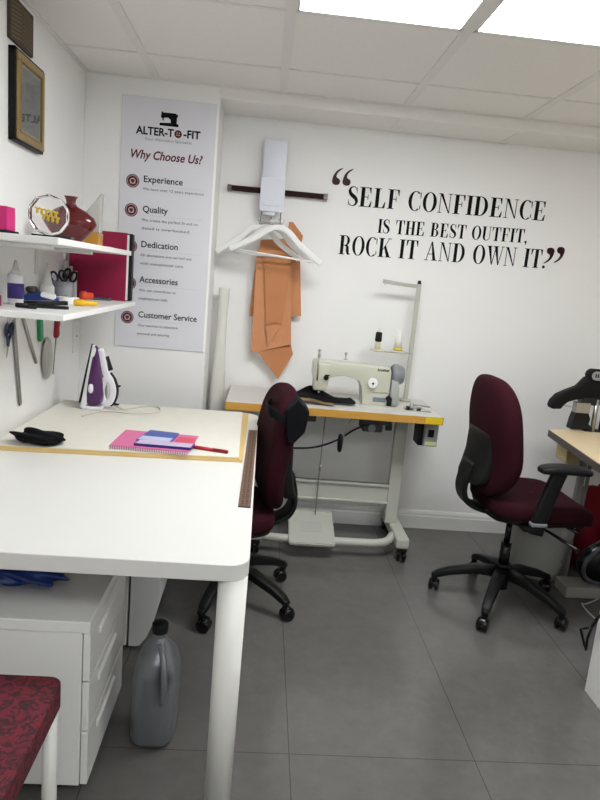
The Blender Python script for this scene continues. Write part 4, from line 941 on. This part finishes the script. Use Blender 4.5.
# ------------------------------------------------------------------ thread stand
YS = 3.43
a, b_ = at(405, 404, Y=YS), at(419, 284, Y=YS); px_ = (a.x+b_.x)/2; ztop = b_.z
t = thing('thread_stand', 'tall cream metal thread stand behind the sewing machine', 'thread stand', (px_, YS, SZ))
mb = MB(); mb.cyl((px_, YS, SZ), (px_, YS, SZ+.012), .032, .028, 22); mb.box((px_-.012, YS-.008, SZ+.01), (px_+.012, YS+.008, ztop), .003); part('pole', mb, grey_enamel, t)
mb = MB(); mb.tube([(px_, YS, ztop), (px_, YS, ztop+.018)], [.011, .008], 12); part('knob', mb, black_gl, t)
e = at(383, 281, Y=YS-.02)
mb = MB(); mb.tube([(px_+.01, YS, ztop-.014), (px_-.08, YS-.006, ztop-.011), (e.x, YS-.02, e.z)], 1, 10, flat=(.010, .0025), up=(0, 1, 0))
for x in (e.x+.015, px_-.07): mb.tube([(x+.007*math.cos(q), YS-.016, ztop-.012+.007*math.sin(q)) for q in [2*PI*i/10 for i in range(10)]], .0015, 6, closed=True)
part('guide_arm', mb, grey_enamel, t)
zt = at(390, 350, Y=YS-.05).z
mb = MB(); mb.tube([(px_, YS-.002, zt-.012), (px_-.10, YS-.04, zt-.012), (px_-.215, YS-.05, zt-.012)], 1, 10, flat=(.007, .003), up=(0, 0, 1)); part('spool_arm', mb, grey_enamel, t)
sp = [at(377, 352, Y=YS-.05), at(397, 354, Y=YS-.04)]
for p in sp:
    mb = MB(); mb.lathe([(0, -.010), (.040, -.010), (.042, -.006), (.042, -.003), (.010, -.001), (0, 0)], (p.x, p.y, zt), 28); mb.cyl((p.x, p.y, zt-.002), (p.x, p.y, zt+.115), .0028, .002, 8); part('spool_tray', mb, mat('tray_cream', 'D8D2BE', .4), t)
p = sp[0]; t = thing('thread_spool', 'black thread spool on the left tray of the thread stand', 'thread spool', (p.x, p.y, zt))
mb = MB(); mb.lathe([(.0035, .002), (.017, .002), (.014, .03), (.009, .10), (.0035, .10)], (p.x, p.y, zt), 22); part('core', mb, mat('spool_cream', 'E0D8B8', .5), t)
mb = MB(); mb.lathe([(.0125, .040), (.0185, .043), (.017, .088), (.0105, .093)], (p.x, p.y, zt), 24); part('thread', mb, mat('black_thread', '101012', .8), t)
p = sp[1]; t = thing('thread_spool', 'white thread cone with yellow base on right tray of the stand', 'thread spool', (p.x, p.y, zt))
mb = MB(); mb.lathe([(.0035, .002), (.024, .002), (.025, .010), (.021, .016), (.0035, .016)], (p.x, p.y, zt), 24); part('base', mb, mat('spool_yellow', 'D9C24A', .45), t)
mb = MB(); mb.lathe([(.0035, .016), (.021, .016), (.020, .05), (.0155, .105), (.0035, .107)], (p.x, p.y, zt), 24); part('thread', mb, mat('white_thread', 'E8E6DC', .8), t)

# ------------------------------------------------------------------ rail, holder, hangers and card patterns on the back wall
a, b_ = at(228, 188, Y=3.515), at(327, 196.5, Y=3.515)
zr = (a.z+b_.z)/2; t = thing('wall_rail', 'dark brown horizontal rail with metal ends on the back wall', 'rail', ((a.x+b_.x)/2, YB, zr))
dk = mat('dark_rail', '2C1412', .6, spec=.15)
mb = MB(); mb.box((a.x, 3.508, zr-.014), (b_.x, 3.522, zr+.014), .002); part('bar', mb, dk, t)
for x0, x1 in ((a.x-.003, a.x+.018), (b_.x-.018, b_.x+.003)):
    mb = MB(); mb.box((x0, 3.505, zr-.016), (x1, YB, zr+.016), .002); part('end_cap', mb, mat('rail_end', '6B625F', .35, .6), t)
h0 = [at(x, y, Y=3.49) for x, y in ((264, 139), (288.5, 140), (287, 213), (261.5, 213))]
xl, xr_, zb_, zt_ = -.062, .058, h0[2].z+.005, h0[0].z
hm = mat('pale_blue_white_plastic', 'DFE1EC', .35)
t = thing('garment_holder', 'tall narrow pale white holder over the dark rail, hangers below', 'garment holder', (0, YB, zb_))
mb = MB(); mb.prism(rrect(xr_-xl, zt_-zb_, .018, 5, (xl+xr_)/2, (zt_+zb_)/2), facing_cam_plane(0, 3.507, 0), .055, bevel=.006, smooth=True); part('sleeve', mb, hm, t)
mb = MB(); mb.prism(rrect(xr_-xl+.008, .17, .012, 4, (xl+xr_)/2, zb_+.075), facing_cam_plane(0, 3.452, 0), .006, bevel=.002); mb.prism(rrect(.09, .022, .009, 4, (xl+xr_)/2, zb_+.03), facing_cam_plane(0, 3.446, 0), .006, bevel=.002); part('flap', mb, hm, t)
mb = MB()
zh = zb_-.070
for x in (xl+.008, xr_-.008, 0): mb.tube([(x, 3.48, zb_+.005), (x, 3.475, zh), (x+.0, 3.44, zh-.004)], .0035, 8)
mb.tube([(xl, 3.475, zh), (xr_, 3.475, zh)], .005, 10); mb.tube([(xl, 3.42, zh), (xr_, 3.42, zh)], .005, 10)
mb.tube([(-.002, 3.475, zh), (-.002, 3.30, zh+.002)], .005, 10)
mb.box((xl+.02, 3.46, zb_-.03), (xr_-.04, 3.468, zb_+.0), .002)
part('hanger_bar', mb, chrome, t)
def hanger(label, y, xc, rz, tilt, span=.47):
    o = Vector((xc, y, zh)); t = thing('clothes_hanger', label, 'hanger', o, 'white hangers below the wall holder')
    R = Matrix.Translation(o) @ rotm(0, tilt, rz)
    V = lambda x, z: R @ Vector((x, 0, z))
    mb = MB(); mb.tube(bez([V(-.014, .004), V(-.010, .016), V(.004, .021), V(.016, .012), V(.014, -.002), V(.002, -.014), V(0, -.03)], 5), .0022, 8); part('hook', mb, chrome, t)
    s = span/2
    mb = MB(); sh = [V(-s, -.172), V(-s*.88, -.153), V(-s*.5, -.098), V(-.05, -.040), V(0, -.026), V(.05, -.040), V(s*.5, -.098), V(s*.88, -.153), V(s, -.172)]
    nrm = R.to_3x3() @ Vector((0, 1, 0))
    mb.tube(bez(sh, 4), 1, 12, flat=(.0145, .0085), up=nrm); part('shoulder', mb, white_plastic, t)
    mb = MB(); mb.tube([V(-s*.93, -.168), V(s*.93, -.168)], .0055, 10); part('trouser_bar', mb, white_plastic, t)
hanger('white hanger nearest the wall, shoulder poking out on the left', 3.440, -.055, math.radians(6), .0, .44)
hanger('middle one of three white hangers, its bar showing below the front hanger', 3.392, .012, math.radians(1), .035, .44)
hanger('front white hanger whose right shoulder hangs lowest over the brown card', 3.340, .050, math.radians(-3), .075, .48)
def pattern(label, pts, y, m, cat='card pattern', curl=.012):
    P = [at(x, yy, Y=y) for x, yy in pts]; c = sum((p for p in P), Vector())/len(P)
    poly = [(p.x-c.x, p.z-c.z) for p in P]
    if sum(poly[i][0]*poly[(i+1) % len(poly)][1]-poly[(i+1) % len(poly)][0]*poly[i][1] for i in range(len(poly))) < 0: poly = poly[::-1]
    mb = MB(); t_ = bmesh.new(); f = t_.faces.new([t_.verts.new((p[0], p[1], 0)) for p in poly])
    bmesh.ops.triangulate(t_, faces=[f])
    for _ in range(4): bmesh.ops.subdivide_edges(t_, edges=[e for e in t_.edges if e.calc_length() > .03], cuts=1); bmesh.ops.triangulate(t_, faces=t_.faces[:])
    r = bmesh.ops.extrude_face_region(t_, geom=t_.faces[:])
    for v in [g_ for g_ in r['geom'] if isinstance(g_, bmesh.types.BMVert)]: v.co.z += .0012
    for v in t_.verts: v.co.z += curl*(v.co.x/.12)**2
    mb._join(t_, facing_cam_plane(c.x, y, c.z), 0, False)
    return solo('card_pattern', mb, m, label, cat, 'brown card sewing patterns')
pattern('widest brown card pattern, square ended, behind the white hangers', [(261, 240), (294, 238), (300, 262), (301, 316), (249, 316), (256, 262)], 3.505, kraft)
pattern('small notched brown card piece sticking up right of the hanger apex', [(289, 222), (293, 222), (295, 234), (303, 236), (301, 244), (286, 248)], 3.492, kraft2)
pattern('lowest brown card pattern ending in a point above the sewing table', [(262, 318), (291, 318), (290, 342), (293, 354), (278, 379), (257, 351)], 3.478, kraft2)
pattern('long brown card pattern with slanted hem, on top of the pointed one', [(257, 250), (291, 250), (291, 344), (278, 344), (256, 352), (251, 351)], 3.468, kraft)
pattern('narrow tapering brown card pattern at the front of the bunch', [(264, 256), (292, 256), (282, 325), (274, 322), (266, 325)], 3.456, kraft2)
pattern('tiny folded brown card scrap below the tapering front piece', [(266, 327), (279, 324), (281, 326), (268, 344)], 3.449, kraft)

# roll of white cloth leaning in the corner by the pillar
mb = MB()
def roll(u, v):
    z = 1.32*v; pc = at(219-13*(1-max(0, (z-.2)/1.24)), 300, Y=3.465)
    r = .030+.030*max(0, (1-v)-.25)**1.0+.004*math.sin(4*v*PI)
    an = u*2*PI; k = 1+.10*math.sin(3*an+5*v)*(1-v)
    return Vector((-.232+.012*v+r*k*math.cos(an), 3.455+.8*r*k*math.sin(an), z))
P = mb.grid(roll, 26, 30, cu=True); mb.bm.faces.new([r[-1] for r in P]); mb.bm.faces.new([r[0] for r in P])
solo('cloth_roll', mb, mat('white_calico', 'DCDAD2', .85, bump=.3, bscale=40), 'tall roll of white cloth standing in the corner by the pillar', 'cloth roll')

# ------------------------------------------------------------------ right-hand desk and what is on and under it
maple = mat('maple_laminate', 'E2CCA6', .4, var=.08, vscale=9, stretch=(1, 6, 1))
RA = math.radians(8); dO = Vector((1.518, 3.115, 0))
RM = Matrix.Translation(dO) @ rotm(0, 0, -RA)          # local -y runs from the far corner to the viewer, +x to the right
dm_ = lambda x, y, z: RM @ Vector((x, y, z))
t = thing('wooden_desk', 'maple-topped desk with dark edge at the right border', 'desk', (1.9, 2.6, 0))
RM2 = Matrix(((math.cos(RA), math.sin(RA), 0, dO.x), (-math.sin(RA), math.cos(RA), 0, dO.y), (0, 0, 1, 0), (0, 0, 0, 1)))
DK = Matrix.Translation(dO) @ rotm(0, 0, math.radians(6))
# far edge runs right and slightly away, left edge runs towards the viewer
poly = [(0, 0), (.78, .26), (.78, -1.55), (-.165, -1.55)]
poly = [(dO.x+p[0], dO.y+p[1]) for p in poly][::-1]
mb = MB(); mb.prism(poly, Matrix.Translation((0, 0, .714)), .034, bevel=.002); part('edge', mb, mat('dark_desk_edge', '4A403A', .5), t)
ins = [(.004, -.003), (.776, .256), (.776, -1.546), (-.160, -1.546)]
mb = MB(); mb.prism([(dO.x+p[0], dO.y+p[1]) for p in ins][::-1], Matrix.Translation((0, 0, .748)), .002); part('top', mb, maple, t)
mb = MB(); mb.box((1.67, 1.70, .674), (1.70, 3.02, .714), .004); mb.box((2.22, 1.70, .674), (2.25, 3.02, .714), .004); mb.box((1.67, 2.98, .674), (2.25, 3.02, .714), .004); mb.box((1.67, 1.70, .674), (2.25, 1.74, .714), .004); part('frame', mb, mat('dark_frame', '4C4A48', .5), t)
for x, y in ((1.66, 2.98), (2.22, 2.98), (2.22, 1.72), (1.55, 1.72)):
    mb = MB(); mb.box((x-.016, y-.016, 0), (x+.016, y+.016, .714), .004); part('leg', mb, mat('grey_leg', '8C8C8A', .45), t)
cb = at(551, 437, Y=3.02); 
mb = MB(); mb.prism([(1.548, .714), (1.548, .625), (1.585, .605), (1.605, .595), (1.615, .62), (1.655, .66), (1.655, .714)][::-1], facing_cam_plane(0, 3.06, 0), .12, bevel=.006); part('corner_block', mb, mat('ivory_block', 'D2C08A', .5), t, 'ivory plastic corner block')
mb = MB(); mb.tube([(1.575, 2.96, .60), (1.578, 2.958, .585)], .004, 6)
for k in range(6): mb.sell((1.57-.004*k, 2.95, .588-.016*k), (.006, .006, .006), 1, 1, nu=8, nv=6)
part('pull_chain', mb, steel, t)
# belts hanging from the desk
strap_m = mat('grey_webbing', '6E6E6C', .7)
for k, (x, lab_, L) in enumerate(((1.585, 'left grey webbing strap hanging below the maple desk corner', .22), (1.63, 'right grey webbing strap hanging below the maple desk corner', .24))):
    st = thing('strap', lab_, 'strap', (x, 2.87, .48))
    mb = MB(); mb.tube(bez([(x, 2.875, .714), (x+.004, 2.868, .60), (x-.004, 2.862, .655-L)], 6), 1, 8, flat=(.0018, .016), up=(0, 1, 0)); part('webbing', mb, strap_m, st)
    mb = MB(); mb.tube([(x-.022, 2.862, .655-L-.004), (x+.014, 2.862, .655-L-.004), (x+.014, 2.862, .655-L-.04), (x-.022, 2.862, .655-L-.04)], .004, 8, closed=True); part('buckle', mb, steel, st)
# pressing machine: black curved arm on a stand
mo = at(577, 428, Z=.75); mo = Vector((1.75, 3.16, .75))
YK = 3.16
t = thing('pressing_machine', 'black machine with long curved arm and silver vent on maple desk', 'machine', mo)
K = lambda x, y: (lambda p: (p.x, p.z))(at(x, y, Y=YK))
ol = [K(*p) for p in ((549, 405), (551, 400), (557, 394), (566, 390), (577, 386), (584, 379), (586, 377), (620, 377), (640, 392), (640, 402), (610, 402), (608, 399), (595, 398), (583, 398), (574, 399), (566, 401), (561, 405), (559, 408), (550, 408))]
mb = MB(); mb.prism(ol[::-1], facing_cam_plane(0, YK+.03, 0), .06, bevel=.010, smooth=True); part('arm', mb, mat('satin_black', '060607', .6, spec=.25), t)
c = at(605, 376.5, Y=YK-.03); 
mb = MB(); mb.prism(rrect(.165, .062, .031, 8, c.x, c.z), facing_cam_plane(0, YK+.02, 0), .055, bevel=.004, smooth=True); part('cap', mb, mat('satin_black', '060607', .6, spec=.25), t)
mb = MB(); mb.prism(rrect(.145, .046, .023, 8, c.x, c.z), facing_cam_plane(0, YK-.034, 0), .004, mi=0)
for k in range(9): mb.prism(rrect(.006, .022, .003, 3, c.x-.052+.0115*k, c.z), facing_cam_plane(0, YK-.038, 0), .001, mi=1)
part('vent_plate', mb, [mat('silver_plate', 'A5A6A8', .35, .7), black_gl], t)
mb = MB(); q0, q1 = K(581, 396), K(597, 405); mb.box((q0[0], YK-.03, q1[1]), (q1[0], YK+.03, q0[1]), .004, mi=0); q0, q1 = K(575, 401), K(583, 412); mb.box((q0[0]-.01, YK-.04, q1[1]), (q1[0]+.015, YK, q0[1]), .003, mi=1); mb.tube([(q1[0]+.055, YK-.02, .752), (q1[0]+.055, YK-.02, q0[1]+.02)], .012, 12, mi=1); part('feed_head', mb, [black_gl, steel], t)
mb = MB(); s0 = [K(*p) for p in ((568, 428), (571, 418), (574, 411), (580, 408), (586, 411), (588, 418), (586, 423), (592, 428.5))]
mb.prism([(p[0], max(p[1], .752)) for p in s0][::-1], facing_cam_plane(0, YK+.028, 0), .056, bevel=.004); mb.box((1.72, YK-.03, .75), (1.98, YK+.03, .757), .003)
mb.tube([(1.84, YK+.0, .755), (1.84, YK+.0, .93)], .028, 16); part('stand', mb, black_pl, t)
mb = MB(); a = K(560, 405); mb.tube([(a[0], YK-.02, a[1]+.004), (a[0]+.10, YK-.02, a[1]-.006)], .002, 6); part('wire', mb, steel, t)
# white cabinet end and cable
t = thing('white_cabinet', 'white cabinet whose side panel stands at the right border', 'cabinet', (1.5, 1.7, 0))
mb = MB(); mb.box((1.290, 1.35, 0), (1.308, 2.03, .705), .0015); part('side_panel', mb, white_lam, t)
mb = MB(); mb.box((1.308, 1.36, 0), (1.53, 2.02, .70), .002); part('body', mb, white_lam, t)
pts = [at(600, 616, X=1.272)]+[at(x, y, X=1.270) for x, y in ((596, 621), (592, 627), (588, 628), (581, 630), (582, 638), (585, 648))]
mb = MB(); mb.tube(bez([pts[0]+Vector((.0, -.10, .06))]+pts[:3], 5), .0065, 8); mb.tube([pts[3], at(580.5, 629, X=1.268), at(586, 650, X=1.272), at(587.5, 638, X=1.275), pts[2]], .005, 8)
solo('black_cable', mb, black_pl, 'black cable with bent hook at edge of the white side panel', 'cable')
# bucket under the desk
bo = Vector((1.53, 3.05, 0)); t = thing('waste_bucket', 'large pale grey bucket behind the right-hand office chair', 'bucket', bo)
mb = MB(); mb.lathe([(0, 0), (.135, 0), (.142, .006), (.172, .325), (.178, .33), (.178, .342), (.168, .342), (.166, .325), (.136, .012), (0, .012)], bo, 40); part('shell', mb, mat('pale_grey_plastic', 'CFCEC8', .5), t)
cloth_lump(3, (bo.x, bo.y, .013), (.13, .13, .125), mat('scrap_cloth', 'A79A86', .9), 'cloth_scraps', 'pale cloth scraps lying inside the grey bucket', 'cloth', .3, 1.5)
# low pale box on the floor, black case on it, red cloth behind
mb = MB(); mb.box((1.56, 2.745, 0), (1.98, 2.87, .056), .006); solo('flat_box', mb, mat('pale_box', 'A8A69C', .6), 'flat pale box on floor beside the grey bucket', 'box')
t = thing('padded_case', 'black rounded case with grey rim resting on the flat pale box', 'case', (1.85, 2.81, .056))
mb = MB(); mb.sell((1.80, 2.805, .192), (.185, .055, .112), .8, .85, nu=40, nv=20, mx=rotm(0, -.45, 0)); part('shell', mb, black_gl, t)
mb = MB(); mb.tube([Vector((1.80, 2.77, .192))+rotm(0, -.45, 0).to_3x3() @ Vector((.172*math.cos(q), 0, .102*math.sin(q))) for q in [2*PI*i/40 for i in range(40)]], .010, 8, closed=True); part('rim', mb, mat('dark_grey_rubber', '4A4D50', .5), t, 'grey rim')
cloth_lump(12, (1.88, 3.10, 0), (.17, .11, .235), mat('crimson_cloth', '8E1424', .9, var=.2, vscale=60, bump=.4, bscale=150), 'red_cloth', 'heap of crimson cloth under the maple desk', 'cloth', .25, 1.2)
pts = [at(x, y, Z=.004) for x, y in ((598, 583+16), (586, 604), (582, 604), (590, 614), (600, 622))]
mb = MB(); mb.tube(bez(pts, 5), .0035, 8); solo('loose_cable', mb, mat('pale_cord', 'CFC8BE', .6), 'thin pale cord lying on floor beside the flat box', 'cord')
